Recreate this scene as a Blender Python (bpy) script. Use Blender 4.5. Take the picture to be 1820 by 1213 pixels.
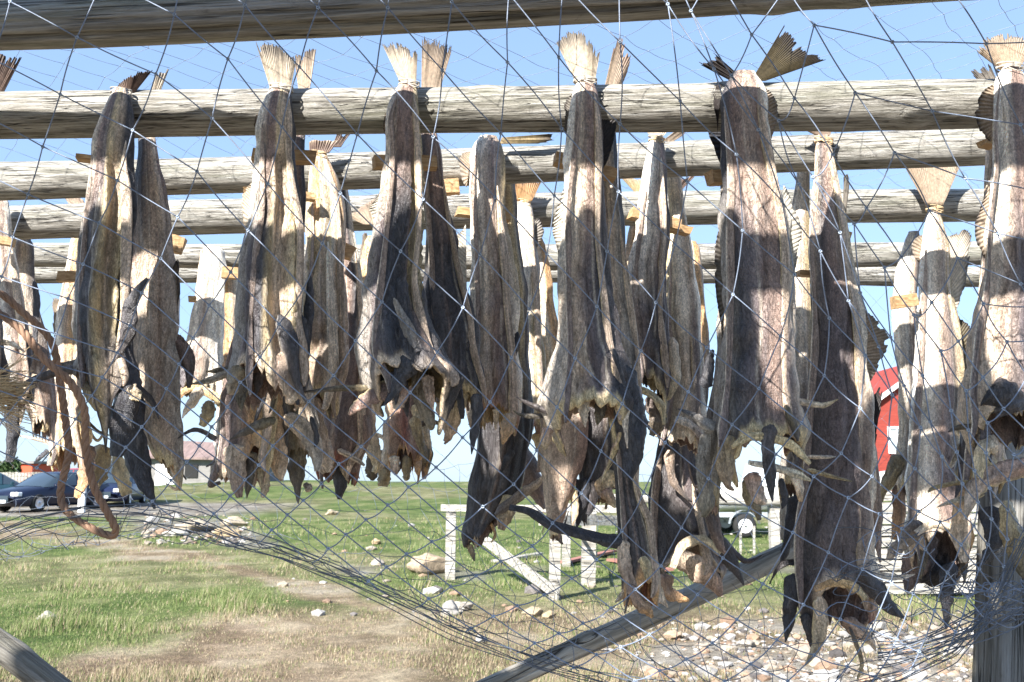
import bpy, math, random
import numpy as np
from mathutils import Vector, Matrix
for o in list(bpy.data.objects): bpy.data.objects.remove(o)
SC = bpy.context.scene; COL = SC.collection
R = math.radians
random.seed(7); rng = np.random.default_rng(11)

# ------------------------------------------------------------------ camera, sky, sun, exposure
FPX = 1650.0; EYE = 1.6; PITCH = math.atan(234/FPX)
cam = bpy.data.cameras.new('camera'); co = bpy.data.objects.new('camera', cam); COL.objects.link(co)
cam.lens = 36*FPX/1820; cam.sensor_width = 36; cam.clip_start = .05; cam.clip_end = 3000
co.location = (0, 0, EYE); co.rotation_euler = (math.pi/2+PITCH, 0, 0)
cam.dof.use_dof = True; cam.dof.focus_distance = 1.95; cam.dof.aperture_fstop = 13
SC.camera = co
SUN_EL = R(36); SUN_AZ = R(33)                 # azimuth measured from straight behind the camera towards its left
sdir = Vector((-math.sin(SUN_AZ)*math.cos(SUN_EL), -math.cos(SUN_AZ)*math.cos(SUN_EL), math.sin(SUN_EL)))
w = bpy.data.worlds.new('World'); SC.world = w; w.use_nodes = True
nt = w.node_tree; nt.nodes.clear()
wo = nt.nodes.new('ShaderNodeOutputWorld'); bg = nt.nodes.new('ShaderNodeBackground'); sk = nt.nodes.new('ShaderNodeTexSky')
sk.sky_type = 'NISHITA'; sk.sun_disc = False; sk.sun_elevation = SUN_EL
sk.sun_rotation = math.atan2(sdir.x, sdir.y); sk.air_density = 1.0; sk.dust_density = 0.4; sk.ozone_density = 1.6
bg.inputs[1].default_value = 0.15
tn = nt.nodes.new('ShaderNodeMix'); tn.data_type = 'RGBA'; tn.blend_type = 'MULTIPLY'; tn.inputs[0].default_value = 1; tn.inputs[7].default_value = (.85, 1.08, 1.43, 1); gm = nt.nodes.new('ShaderNodeGamma'); gm.inputs[1].default_value = .42; nt.links.new(sk.outputs[0], gm.inputs[0]); nt.links.new(gm.outputs[0], tn.inputs[6]); nt.links.new(tn.outputs[2], bg.inputs[0]); nt.links.new(bg.outputs[0], wo.inputs[0])
sl = bpy.data.lights.new('sun', 'SUN'); so = bpy.data.objects.new('sun', sl); COL.objects.link(so)
sl.energy = 5.0; sl.angle = R(.6); sl.color = (1, .96, .9)
so.rotation_euler = sdir.to_track_quat('Z', 'Y').to_euler(); so.location = (-3, -4, 6)
SC.view_settings.view_transform = 'Standard'; SC.view_settings.look = 'None'
SC.view_settings.exposure = 1.6; SC.view_settings.gamma = 1
SC.cycles.max_bounces = 5; SC.cycles.diffuse_bounces = 3; SC.cycles.glossy_bounces = 2

# ------------------------------------------------------------------ helpers
cP, sP = math.cos(PITCH), math.sin(PITCH)
def P(px, py, Y):
    "numpy: photo pixel and distance in front of the camera -> world point"
    px = np.asarray(px, float); py = np.asarray(py, float); Y = np.asarray(Y, float)
    v = (606.5-py)/FPX; d = cP - v*sP
    return np.stack(np.broadcast_arrays((px-910)/FPX/d*Y, Y, EYE+(sP+v*cP)/d*Y), -1)
def proj(p):
    x = p[..., 0]; y = p[..., 1]; z = p[..., 2]-EYE
    d = y*cP+z*sP; u = -y*sP+z*cP
    return 910+FPX*x/d, 606.5-FPX*u/d
def hsh(a, b, s):
    n = np.sin(a*127.1+b*311.7+s*74.7)*43758.5453
    return n-np.floor(n)
def vn(x, y, s=0):
    x = np.asarray(x, float); y = np.asarray(y, float)
    xi = np.floor(x); yi = np.floor(y); fx = x-xi; fy = y-yi
    fx = fx*fx*(3-2*fx); fy = fy*fy*(3-2*fy)
    a = hsh(xi, yi, s); b = hsh(xi+1, yi, s); c = hsh(xi, yi+1, s); d = hsh(xi+1, yi+1, s)
    return (a*(1-fx)+b*fx)*(1-fy)+(c*(1-fx)+d*fx)*fy
def fbm(x, y, s=0, o=3):
    t = 0; a = .5; n = 0
    for k in range(o):
        t = t+a*vn(x*2**k, y*2**k, s+k*13); n += a; a *= .5
    return t/n
def sm(x, a, b):
    t = np.clip((np.asarray(x, float)-a)/(b-a), 0, 1); return t*t*(3-2*t)
def curve(pts, t):
    "smooth interpolation through rows of pts at parameters t in 0..1 (Catmull-Rom)"
    p = np.asarray(pts, float); n = len(p); t = np.clip(np.asarray(t, float), 0, 1)*(n-1)
    if n == 2: return p[0]+(p[1]-p[0])*(t/1)[..., None]
    i = np.minimum(np.floor(t).astype(int), n-2); f = (t-i)[..., None]
    g = lambda k: p[np.clip(k, 0, n-1)]
    a, b, c, d = g(i-1), g(i), g(i+1), g(i+2)
    return .5*((2*b)+(c-a)*f+(2*a-5*b+4*c-d)*f*f+(3*b-a-3*c+d)*f**3)

def mesh(name, V, Fq, mat, parent=None, org=(0, 0, 0), col=None, smooth=True, mi=None, sharp=False):
    me = bpy.data.meshes.new(name)
    V = np.asarray(V, float)-np.asarray(org, float)
    me.from_pydata(V.tolist(), [], [tuple(f) for f in Fq] if not isinstance(Fq, np.ndarray) else Fq.tolist())
    for m in (mat if isinstance(mat, (list, tuple)) else [mat]): me.materials.append(m)
    if smooth: me.polygons.foreach_set('use_smooth', [True]*len(me.polygons))
    if mi is not None: me.polygons.foreach_set('material_index', list(mi))
    if col is not None:
        a = me.color_attributes.new('Col', 'FLOAT_COLOR', 'POINT')
        c = np.ones((len(V), 4)); c[:, :3] = col
        a.data.foreach_set('color', c.ravel())
    me.update()
    o = bpy.data.objects.new(name, me); COL.objects.link(o)
    if parent is not None: o.parent = parent
    else: o.location = tuple(org)
    return o
def grid(nu, nv, close_v=False, off=0):
    f = []
    for i in range(nu-1):
        for j in range(nv if close_v else nv-1):
            j2 = (j+1) % nv
            f.append((off+i*nv+j, off+i*nv+j2, off+(i+1)*nv+j2, off+(i+1)*nv+j))
    return f
def empty(name, loc):
    o = bpy.data.objects.new(name, None); o.empty_display_size = .05; COL.objects.link(o); o.location = tuple(float(v) for v in loc); return o
def tag(o, label=None, cat=None, group=None, kind=None):
    if label: o['label'] = label
    if cat: o['category'] = cat
    if group: o['group'] = group
    if kind: o['kind'] = kind
    return o
def tube(path, rad, ns=6, cap=True):
    p = np.asarray(path, float); n = len(p); rad = np.broadcast_to(rad, (n,))
    t = np.gradient(p, axis=0); t /= np.linalg.norm(t, axis=1)[:, None]+1e-12
    up = np.tile([0., 0, 1], (n, 1)); bad = np.abs(t[:, 2]) > .9; up[bad] = [0, 1, 0]
    if bad.any() and not bad.all(): up[:] = [0.13, .97, .2]
    a = np.cross(t, up); a /= np.linalg.norm(a, axis=1)[:, None]+1e-12; b = np.cross(a, t)
    th = np.linspace(0, 2*math.pi, ns, endpoint=False)
    V = p[:, None]+rad[:, None, None]*(a[:, None]*np.cos(th)[None, :, None]+b[:, None]*np.sin(th)[None, :, None])
    F = grid(n, ns, True)
    if cap: F += [tuple(range(ns))[::-1], tuple((n-1)*ns+k for k in range(ns))]
    return V.reshape(-1, 3), F
class MB:
    def __init__(s): s.V = []; s.F = []; s.C = []; s.M = []; s.n = 0
    def add(s, V, F, c=None, m=0):
        V = np.asarray(V, float).reshape(-1, 3)
        s.V.append(V); s.F += [tuple(i+s.n for i in f) for f in F]; s.M += [m]*len(F)
        if c is not None: s.C.append(np.broadcast_to(np.asarray(c, float), (len(V), 3)))
        s.n += len(V); return s
    def box(s, c, d, rz=0, c3=None, m=0, tilt=0, bev=.12):
        "bevelled box, centre c, full size d"
        d = np.asarray(d, float)/2; b = min(d)*bev
        vs = []
        for sx in (-1, 1):
            for sy in (-1, 1):
                for sz in (-1, 1):
                    vs += [(sx*(d[0]-b), sy*(d[1]-b), sz*d[2]), (sx*(d[0]-b), sy*d[1], sz*(d[2]-b)), (sx*d[0], sy*(d[1]-b), sz*(d[2]-b))]
        vs = np.array(vs); I = lambda x, y, z, k: (x*4+y*2+z)*3+k
        F = []
        for z in (0, 1): F.append((I(0,0,z,0), I(1,0,z,0), I(1,1,z,0), I(0,1,z,0)))
        for y in (0, 1): F.append((I(0,y,0,1), I(1,y,0,1), I(1,y,1,1), I(0,y,1,1)))
        for x in (0, 1): F.append((I(x,0,0,2), I(x,1,0,2), I(x,1,1,2), I(x,0,1,2)))
        for x in (0, 1):
            for y in (0, 1): F.append((I(x,y,0,1), I(x,y,1,1), I(x,y,1,2), I(x,y,0,2)))
            for z in (0, 1): F.append((I(x,0,z,0), I(x,1,z,0), I(x,1,z,2), I(x,0,z,2)))
        for y in (0, 1):
            for z in (0, 1): F.append((I(0,y,z,0), I(1,y,z,0), I(1,y,z,1), I(0,y,z,1)))
        for x in (0, 1):
            for y in (0, 1):
                for z in (0, 1): F.append((I(x,y,z,0), I(x,y,z,1), I(x,y,z,2)))
        ct, st = math.cos(tilt), math.sin(tilt); cz, sz_ = math.cos(rz), math.sin(rz)
        v = vs.copy(); v[:, 0] = vs[:, 0]*ct-vs[:, 2]*st; v[:, 2] = vs[:, 0]*st+vs[:, 2]*ct
        u = v.copy(); u[:, 0] = v[:, 0]*cz-v[:, 1]*sz_; u[:, 1] = v[:, 0]*sz_+v[:, 1]*cz
        return s.add(u+np.asarray(c, float), F, c3, m)
    def tube(s, path, rad, ns=6, c=None, m=0):
        V, F = tube(path, rad, ns); return s.add(V, F, c, m)
    def build(s, name, mat, parent=None, org=(0, 0, 0), smooth=False):
        C = np.concatenate(s.C) if s.C else None
        o = mesh(name, np.concatenate(s.V), s.F, mat, parent, org, C, smooth, s.M if max(s.M) else None)
        return o

# ------------------------------------------------------------------ materials
def mat(name, base=(.5, .5, .5), rough=.6, spec=.5, metal=0, build=None):
    m = bpy.data.materials.new(name); m.use_nodes = True; t = m.node_tree; b = t.nodes['Principled BSDF']
    b.inputs['Base Color'].default_value = (*base, 1); b.inputs['Roughness'].default_value = rough
    b.inputs['Specular IOR Level'].default_value = spec; b.inputs['Metallic'].default_value = metal
    if build: build(t, b)
    return m
def N(t, typ, ins=None, **kw):
    n = t.nodes.new(typ)
    for k, v in kw.items(): setattr(n, k, v)
    for k, v in (ins or {}).items():
        if isinstance(v, bpy.types.NodeSocket): t.links.new(v, n.inputs[k])
        else: n.inputs[k].default_value = v
    return n
def coords(t, scale, rnd=True, kind='Object'):
    tc = N(t, 'ShaderNodeTexCoord'); v = tc.outputs[kind]
    mp = N(t, 'ShaderNodeMapping', {'Vector': v, 'Scale': scale})
    if rnd:
        oi = N(t, 'ShaderNodeObjectInfo'); ad = N(t, 'ShaderNodeVectorMath', {0: mp.outputs[0]}, operation='ADD')
        mu = N(t, 'ShaderNodeMath', {0: oi.outputs['Random'], 1: 37.0}, operation='MULTIPLY'); t.links.new(mu.outputs[0], ad.inputs[1])
        return ad.outputs[0]
    return mp.outputs[0]
def noise(t, v, scale=1, detail=4, rough=.6, dist=0):
    return N(t, 'ShaderNodeTexNoise', {'Vector': v, 'Scale': scale, 'Detail': detail, 'Roughness': rough, 'Distortion': dist}).outputs['Fac']
def ramp(t, fac, stops):
    r = N(t, 'ShaderNodeValToRGB', {0: fac}); e = r.color_ramp.elements
    while len(e) < len(stops): e.new(.5)
    for k, (p, c) in enumerate(stops):
        e[k].position = p; e[k].color = (*c, 1) if not np.isscalar(c) else (c, c, c, 1)
    return r.outputs[0]
def mixc(t, fac, a, b, mode='MIX'):
    n = N(t, 'ShaderNodeMix', data_type='RGBA', blend_type=mode)
    for k, v in ((0, fac), (6, a), (7, b)):
        if isinstance(v, bpy.types.NodeSocket): t.links.new(v, n.inputs[k])
        else: n.inputs[k].default_value = v if k == 0 else (*v, 1)
    return n.outputs[2]
def bump(t, b, h, dist=.003, st=1):
    n = N(t, 'ShaderNodeBump', {'Height': h, 'Distance': dist, 'Strength': st}); t.links.new(n.outputs[0], b.inputs['Normal']); return n
def madd(t, a, ka, b, kb):
    x = N(t, 'ShaderNodeMath', {0: a, 1: ka}, operation='MULTIPLY').outputs[0]
    return N(t, 'ShaderNodeMath', {0: b, 1: kb, 2: x}, operation='MULTIPLY_ADD').outputs[0]

def fishnodes(t, b):
    at = N(t, 'ShaderNodeVertexColor', layer_name='Col').outputs[0]
    st = noise(t, coords(t, (105, 105, 30)), 1, 6, .7, .9)
    r1 = ramp(t, noise(t, coords(t, (42, 42, 8)), 1, 4, .6, 1.0), [(.47, 0.0), (.5, 1.0), (.52, 0.0)])
    r2 = ramp(t, noise(t, coords(t, (30, 30, 16)), 1, 5, .65, 1.6), [(.47, 0.0), (.5, 1.0), (.515, 0.0)])
    bl = noise(t, coords(t, (34, 34, 22)), 1, 5, .65, .8)
    fi = noise(t, coords(t, (300, 300, 170)), 1, 6, .78)
    c = mixc(t, 1, at, ramp(t, st, [(.25, .74), (.5, 1.04), (.75, 1.3)]), 'MULTIPLY')
    c = mixc(t, madd(t, r1, .18, r2, .2), c, (.05, .04, .038))
    c = mixc(t, 1, c, ramp(t, bl, [(.3, .86), (.55, 1.14), (.75, 1.38)]), 'MULTIPLY')
    c = mixc(t, 1, c, ramp(t, fi, [(.34, .5), (.52, 1.0), (.68, 1.75)]), 'MULTIPLY')
    # salty pale bloom in patches
    sb = noise(t, coords(t, (55, 55, 22)), 1, 6, .75, .4)
    c = mixc(t, ramp(t, sb, [(.56, 0.0), (.8, .5)]), c, (.48, .43, .40))
    t.links.new(c, b.inputs['Base Color'])
    c = mixc(t, ramp(t, noise(t, coords(t, (90, 90, 150)), 1, 4, .7, 1.5), [(.52, 0.0), (.62, .38)]), c, (.16, .095, .075))
    # herringbone ribs of the muscle blocks
    v = coords(t, (1, 1, 1)); s = N(t, 'ShaderNodeSeparateXYZ', {0: v})
    ax = N(t, 'ShaderNodeMath', {0: noise(t, coords(t, (22, 22, 5)), 1, 2, .5)}, operation='ABSOLUTE').outputs[0]
    ph = madd(t, s.outputs[2], 1500.0, ax, 46.0)
    rib = N(t, 'ShaderNodeMath', {0: ph}, operation='SINE').outputs[0]
    h = madd(t, st, .45, fi, .7); h = madd(t, rib, .03, h, 1.0); h = madd(t, r1, -.45, h, 1.0); h = madd(t, r2, -.35, h, 1.0)
    bump(t, b, h, .0026, 1.0)
    t.links.new(ramp(t, fi, [(.3, .55), (.7, .24)]), b.inputs['Roughness'])
FISH = mat('dried_fish', build=fishnodes, spec=.6)
def finnodes(t, b):
    at = N(t, 'ShaderNodeVertexColor', layer_name='Col').outputs[0]
    fi = noise(t, coords(t, (200, 200, 120)), 1, 5, .7)
    c = mixc(t, 1, at, ramp(t, fi, [(.3, .6), (.55, 1.0), (.8, 1.4)]), 'MULTIPLY')
    t.links.new(c, b.inputs['Base Color']); bump(t, b, fi, .0015, .6)
    tr = N(t, 'ShaderNodeBsdfTranslucent', {'Color': c}); mx = N(t, 'ShaderNodeMixShader', {0: .38, 1: b.outputs[0], 2: tr.outputs[0]})
    t.links.new(mx.outputs[0], t.nodes['Material Output'].inputs['Surface'])
FIN = mat('dried_fin', rough=.5, spec=.4, build=finnodes)

def woodnodes(green=.0, warm=0, dark=1.0, ax=(9, 150, 150)):
    def f(t, b):
        st = noise(t, coords(t, ax), 1, 7, .62, .35)
        big = noise(t, coords(t, tuple(k*.16 for k in ax)), 1, 4, .6, .5)
        fi = noise(t, coords(t, (ax[0]*7, ax[1]*5, ax[2]*5)), 1, 3, .7)
        c = ramp(t, st, [(.28, tuple(k*dark for k in (.06, .055, .05))), (.40, tuple(k*dark for k in (.23, .215, .185))), (.55, tuple(k*dark for k in (.43, .41, .37))), (.75, tuple(k*dark for k in (.60, .595, .57)))])
        c = mixc(t, ramp(t, big, [(.5, 0.0), (.72, green)]), c, (.2, .22, .13))
        b2 = noise(t, coords(t, (ax[0]*.4, ax[1]*.2, ax[2]*.2)), 1, 4, .6)
        c = mixc(t, ramp(t, b2, [(.5, 0.0), (.75, warm)]), c, (.42, .32, .19))
        c = mixc(t, 1, c, ramp(t, fi, [(.3, .75), (.7, 1.12)]), 'MULTIPLY')
        sp = noise(t, coords(t, (14, 26, 26)), 1, 5, .7, 1.0); c = mixc(t, ramp(t, sp, [(.62, 0.0), (.74, .75)]), c, (.10, .09, .075))
        # long drying cracks
        w = noise(t, coords(t, (ax[0]*.45, ax[1]*.75, ax[2]*.75)), 1, 3, .5, .2)
        cr = ramp(t, w, [(.483, 0.0), (.5, 1.0), (.517, 0.0)])
        msk = ramp(t, noise(t, coords(t, (ax[0]*.6, ax[1]*.1, ax[2]*.1)), 1.3, 2), [(.42, 0.0), (.55, .95)])
        m2 = N(t, 'ShaderNodeMath', {0: cr, 1: msk}, operation='MULTIPLY').outputs[0]
        c = mixc(t, m2, c, (.035, .03, .027))
        t.links.new(c, b.inputs['Base Color'])
        h = madd(t, st, 1.0, fi, .35); h = madd(t, m2, -1.4, h, 1.0)
        bump(t, b, h, .007, 1.0)
    return f
POLE = mat('weathered_pole_wood', rough=.85, spec=.2, build=woodnodes(.28, .06))
BEAMM = mat('old_beam_wood', rough=.9, spec=.15, build=woodnodes(.6, .1, .85, (3, 80, 80)))
POST = mat('grey_post_wood', rough=.9, spec=.15, build=woodnodes(.15, .05, .5, (2.2, 50, 50)))
PLANK = mat('silvered_plank_wood', rough=.9, spec=.15, build=woodnodes(.1, .1, 1.0, (2, 30, 30)))
def stickn(t, b):
    st = noise(t, coords(t, (14, 160, 160)), 1, 5, .6, .6)
    t.links.new(ramp(t, st, [(.3, (.26, .15, .07)), (.5, (.44, .28, .14)), (.75, (.62, .45, .27))]), b.inputs['Base Color']); bump(t, b, st, .002)
STICK = mat('raw_pine_stick', rough=.65, spec=.3, build=stickn)
def twn(base, var):
    def f(t, b):
        n = noise(t, coords(t, (900, 900, 900)), 1, 2); n2 = noise(t, coords(t, (25, 25, 25)), 1, 3)
        c = ramp(t, n, [(.3, tuple(k*.65 for k in base)), (.7, tuple(min(1, k*1.3) for k in base))])
        c = mixc(t, 1, c, ramp(t, n2, [(.3, 1-var), (.7, 1+var)]), 'MULTIPLY')
        t.links.new(c, b.inputs['Base Color']); bump(t, b, n, .0008)
    return f
NETM = mat('blue_grey_net_twine', rough=.42, spec=.55, build=twn((.205, .25, .34), .3))
KNOTM = mat('pale_knot_twine', rough=.38, spec=.6, build=twn((.36, .44, .56), .2))
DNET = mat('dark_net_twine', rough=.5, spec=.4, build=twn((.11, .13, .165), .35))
ROPE = mat('brown_rope', rough=.85, spec=.2, build=twn((.30, .185, .125), .25))
STRAW = mat('straw_fibre', rough=.7, spec=.3, build=twn((.62, .46, .27), .2))
STRING = mat('tie_string', rough=.7, spec=.3, build=twn((.5, .46, .4), .2))
# ------------------------------------------------------------------ dried fish builders
K = dict(pale=(.82,.71,.59), tan=(.60,.47,.36), brown=(.27,.18,.145), dark=(.075,.062,.062), char=(.036,.035,.043), cream=(.62,.49,.29),
         gold=(.42,.32,.18), pink=(.36,.22,.17), red=(.24,.085,.06), grey=(.36,.32,.285), oran=(.58,.34,.16), white=(.83,.77,.69), olive=(.16,.125,.07), plum=(.14,.108,.11), mid=(.40,.295,.23))
def k(c): return np.array(K[c] if isinstance(c, str) else c)*np.array([.99, 1.0, .965])
def stops(x, st):
    xs = [s[0] for s in st]; cs = np.array([k(s[1]) for s in st])
    return np.stack([np.interp(x, xs, cs[:, i]) for i in range(3)], -1)
_fc = [0]
def fish_body(par, org, Y, S, top, bot=None, tb=.6, ext=None, flat=.62, slit=None, icol=('pink', 'brown'), seed=0, fold=1.0, rag=9, name='body', rim='cream', flare=.07, open_t=.55, cap=False):
    S = np.asarray(S, float); y0, yb = S[0, 0], S[-1, 0]
    M = 88; NR = 120; al = np.linspace(-math.pi, math.pi, M, endpoint=False)
    ext = ext or [(-180, 25), (-100, 25), (-50, 10), (0, -8), (50, 5), (100, 30), (180, 25)]
    ed = np.interp(np.degrees(al), [e[0] for e in ext], [e[1] for e in ext])
    ra = rag*(fbm(al*5+seed, al*0+seed, seed, 3)-.5)*2+rag*1.6*(vn(al*11, al*0, seed+3)-.5)+rag*.8*(vn(al*23, al*0, seed+4)-.5)
    ye = yb+ed+ra
    def surf(t, rs):
        # t: (n,), returns verts (n,M,3)
        y = y0+t[:, None]*(ye[None]-y0)                    # n,M
        tt = np.clip((y-y0)/(yb-y0), 0, None)
        ys = np.clip(y, y0, yb)
        # smooth station interpolation on y
        xc = np.interp(ys, S[:, 0], S[:, 1]); hw = np.interp(ys, S[:, 0], S[:, 2])
        for d in (8, 16):                                  # soften the kinks between stations
            xc = (xc+np.interp(np.clip(ys-d, y0, yb), S[:, 0], S[:, 1])+np.interp(np.clip(ys+d, y0, yb), S[:, 0], S[:, 1]))/3
            hw = (hw+np.interp(np.clip(ys-d, y0, yb), S[:, 0], S[:, 2])+np.interp(np.clip(ys+d, y0, yb), S[:, 0], S[:, 2]))/3
        over = np.clip(y-yb, 0, None)
        xc = xc+5*(fbm(ys*.012+seed, ys*0+seed, seed+12, 2)-.5)*sm(tt, .05, .2)*2; hw = hw*(1+.26*(fbm(ys*.017+seed, ys*0, seed+13, 3)-.5)*sm(tt, .03, .15))
        hw = hw*(1+flare*sm(tt, .93, 1.02))*(1-.0045*over)
        A = (.055+.125*sm(tt, .1, .9))*fold
        u = (al[None]+math.pi)/(2*math.pi)
        f1 = fbm(u*7+seed, tt*2.2, seed+1, 2)*(1-sm(u, .9, 1))+fbm(seed+0*u, tt*2.2, seed+1, 2)*sm(u, .9, 1)-.5
        f2 = (fbm(u*19+seed, tt*4, seed+5, 2)-.5)*(1-sm(u, .94, 1))
        rid = np.abs(fbm(u*11, tt*3+seed, seed+9, 2)-.5)*2
        r = 1+A*(1.7*f1+.9*f2)-A*.8*(1-sm(rid, 0, .22))*sm(tt, .05, .3)*(1-sm(u, .94, 1))
        if slit:
            a0, wd, dp, ta, tz = slit[:5]; c = R(a0)+.08*np.sin(tt*9+seed)
            r = r-1.15*dp*np.exp(-((al[None]-c)/R(wd))**6)*sm(tt, ta, ta+.08)*(1-sm(tt, tz-.05, tz+.05))
            r = r+(.10+.16*vn(tt*60, tt*0, seed+2))*(np.exp(-((al[None]-c-R(wd)*1.3)/R(wd*.34))**2)+np.exp(-((al[None]-c+R(wd)*1.3)/R(wd*.34))**2))*sm(tt, ta, ta+.08)
        pn = 5+int(seed) % 3; pa = np.mod(al[None]+.35*np.sin(tt*4+seed)+seed, 2*math.pi/pn)-math.pi/pn
        wrap = sm(u, 0, .02)*(1-sm(u, .98, 1)); r = r*(1-.75*sm(tt, .02, .15)*wrap*(1-(math.cos(math.pi/pn)/np.cos(pa))*1.06))
        r = r*(.72+.28*sm(tt, 0, .035))*rs
        X = xc+hw*np.sin(al)[None]*r; 
        hm = hw/FPX*Y; D = hm*flat*(1+.25*sm(tt, .3, .9))
        p = P(X, y, Y); p[..., 1] -= D*np.cos(al)[None]*r
        return p, tt, u, rid
    t = np.linspace(0, 1, NR); p, tt, u, rid = surf(t, 1.0)
    # colour
    x = np.sin(al)[None]*1.0+.22*(fbm(u*3, tt*5+seed, seed+2)-.5); x = np.where(np.cos(al)[None] < 0, np.sign(x)*(2-np.abs(x)), x)
    ct = stops(x, top); cb = stops(x, bot or top)
    m = sm(tt+.25*(fbm(u*6, tt*6, seed+4)-.5), tb-.14, tb+.14)[..., None]
    c = ct*(1-m)+cb*m
    c = c*(.8+.45*fbm(u*24, tt*5, seed+6)[..., None])
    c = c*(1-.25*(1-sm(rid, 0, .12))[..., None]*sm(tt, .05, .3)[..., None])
    xx = x+.05*np.sin(tt*8+seed)
    for (lc, lw, lcol, la) in ((hsh(seed, 1., 1)*1.2-.6, .05, 'brown', .6), (hsh(seed, 2., 1)*1.4-.7, .035, 'pale', .5), (hsh(seed, 3., 1)*1.6-.8, .07, 'dark', .4), (hsh(seed, 4., 1)*1.6-.8, .03, 'char', .5)):
        lm = (np.exp(-((xx-lc-.1*(fbm(tt*5+lc*9, tt*0, seed)-.5))/lw)**2)*la*sm(fbm(tt*9, x*3, seed+lc), .3, .5))[..., None]; c = c*(1-lm)+k(lcol)*lm
    if slit:
        g = np.exp(-((al[None]-R(slit[0])-.08*np.sin(tt*9+seed))/R(slit[1]*.8))**4)*sm(tt, slit[3], slit[3]+.08)*(1-sm(tt, slit[4]-.05, slit[4]+.03))
        ic = k(slit[5] if len(slit) > 5 else 'gold'); c = c*(1-g[..., None])+ic*g[..., None]*(.75+.5*fbm(u*40, tt*18, seed)[..., None])
        eg = (np.exp(-((al[None]-R(slit[0])-.08*np.sin(tt*9+seed)-R(slit[1])*1.25)/R(slit[1]*.28))**2))*sm(tt, slit[3], slit[3]+.08)*(1-sm(tt, slit[4]-.05, slit[4]+.03))
        c = c*(1-.8*eg[..., None])+k('cream')*.8*eg[..., None]
    rm = sm(t, .955, .985)[:, None]*np.ones((1, M))*sm(fbm(u*9, tt*0+seed, seed+8), .3, .5)
    c = c*(1-rm[..., None])+k(rim)*rm[..., None]
    ti = np.linspace(1.0, open_t, 44); q, tq, uq, _ = surf(ti, .88)
    q2, *_ = surf(np.array([1.004]), .96)
    ci = stops(fbm(uq*10, tq*12, seed+7)*2-1+0*uq, [(-.5, icol[0]), (.1, icol[1]), (.6, icol[0])])
    ci = ci*(.7+.6*fbm(uq*30, tq*8, seed+11)[..., None])
    cr = np.broadcast_to(k(rim), (1, M, 3))
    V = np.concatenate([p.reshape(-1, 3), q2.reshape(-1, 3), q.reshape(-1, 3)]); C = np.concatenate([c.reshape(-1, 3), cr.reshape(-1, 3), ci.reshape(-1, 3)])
    F = grid(NR+1+44, M, True)
    n = len(V); V = np.vstack([V, p[0].mean(0), q[-1].mean(0)]); C = np.vstack([C, c[0, 0], ci[-1, 0]])
    F += [(n, (j+1) % M, j) for j in range(M)]+[(n+1, n-M+j, n-M+(j+1) % M) for j in range(M)]
    return mesh(name, V, F, FISH, par, org, np.clip(C, .01, .95))

def sheet(par, org, name, inner, outer, Y, dY=0., rays=14, ruf=.006, rag=.10, c0='tan', c1='dark', mt=None, seed=0, th=.0012, bow=0.0, stripe=.22):
    "fin membrane between an inner and an outer line (photo pixels), rays running from inner to outer"
    rays = int(rays*1.5); nv = max(24, rays*4); nu = 14; v = np.linspace(0, 1, nv); u = np.linspace(0, 1, nu)
    a = curve(inner, v); b = curve(outer, v)
    if name == 'dorsal_fin': b = a+(b-a)*1.4*(np.sin(v*math.pi)**.6)[:, None]+(b-a)/(np.linalg.norm(b-a, axis=1)[:, None]+1e-6)*4*np.sin(v*math.pi)[:, None]; stripe = .4
    lim = 1-rag*(.6*hsh(np.floor(v*rays*1.7), v*0, seed)+.4*vn(v*rays*.6, v*0, seed+2))-rag*.25*np.abs(np.sin(v*rays*math.pi))
    U = u[:, None]*lim[None]
    lim = lim*(1-.13*(hsh(np.floor(v*rays*.6), v*0+3, seed+7) > .84)); U = u[:, None]*lim[None]
    b = b+(7 if name == 'tail_fin' else 3)*np.stack([vn(v*7+seed, v*0, seed+8)-.5, vn(v*6+seed, v*0, seed+9)-.5], -1)
    pt = a[None]*(1-U[..., None])+b[None]*U[..., None]
    yy = Y+dY*U+bow*np.sin(U*math.pi)+ruf*(.3*np.sin(v*rays*2*math.pi)[None]*(.25+U)+2.4*(fbm(v*3.3, v*0+seed, seed)-.5)[None]*U)
    p = P(pt[..., 0], pt[..., 1], yy); p[..., 1] -= th
    q = p.copy(); q[..., 1] += 2*th
    s = .5+.5*np.cos(v*rays*2*math.pi)[None]; n = fbm(v[None]*rays*2.3, U*3, seed+5)
    m = sm(U+.4*(n-.5), .55, 1.05)[..., None]
    c = (k(c0)*(1-m)+k(c1)*m)*(1-stripe*s[..., None])*(.7+.6*n[..., None])
    nn = nu*nv; V = np.concatenate([p.reshape(-1, 3), q.reshape(-1, 3)]); C = np.tile(c.reshape(-1, 3), (2, 1))
    F = grid(nu, nv)+[tuple(i+nn for i in f[::-1]) for f in grid(nu, nv)]
    bd = [(0, j) for j in range(nv)]+[(i, nv-1) for i in range(1, nu)]+[(nu-1, j) for j in range(nv-2, -1, -1)]+[(i, 0) for i in range(nu-2, 0, -1)]
    ix = [i*nv+j for i, j in bd]
    F += [(ix[m2], ix[(m2+1) % len(ix)], ix[(m2+1) % len(ix)]+nn, ix[m2]+nn)[::-1] for m2 in range(len(ix))]
    return mesh(name, V, F, mt or FIN, par, org, np.clip(C, .01, .95))

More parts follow.
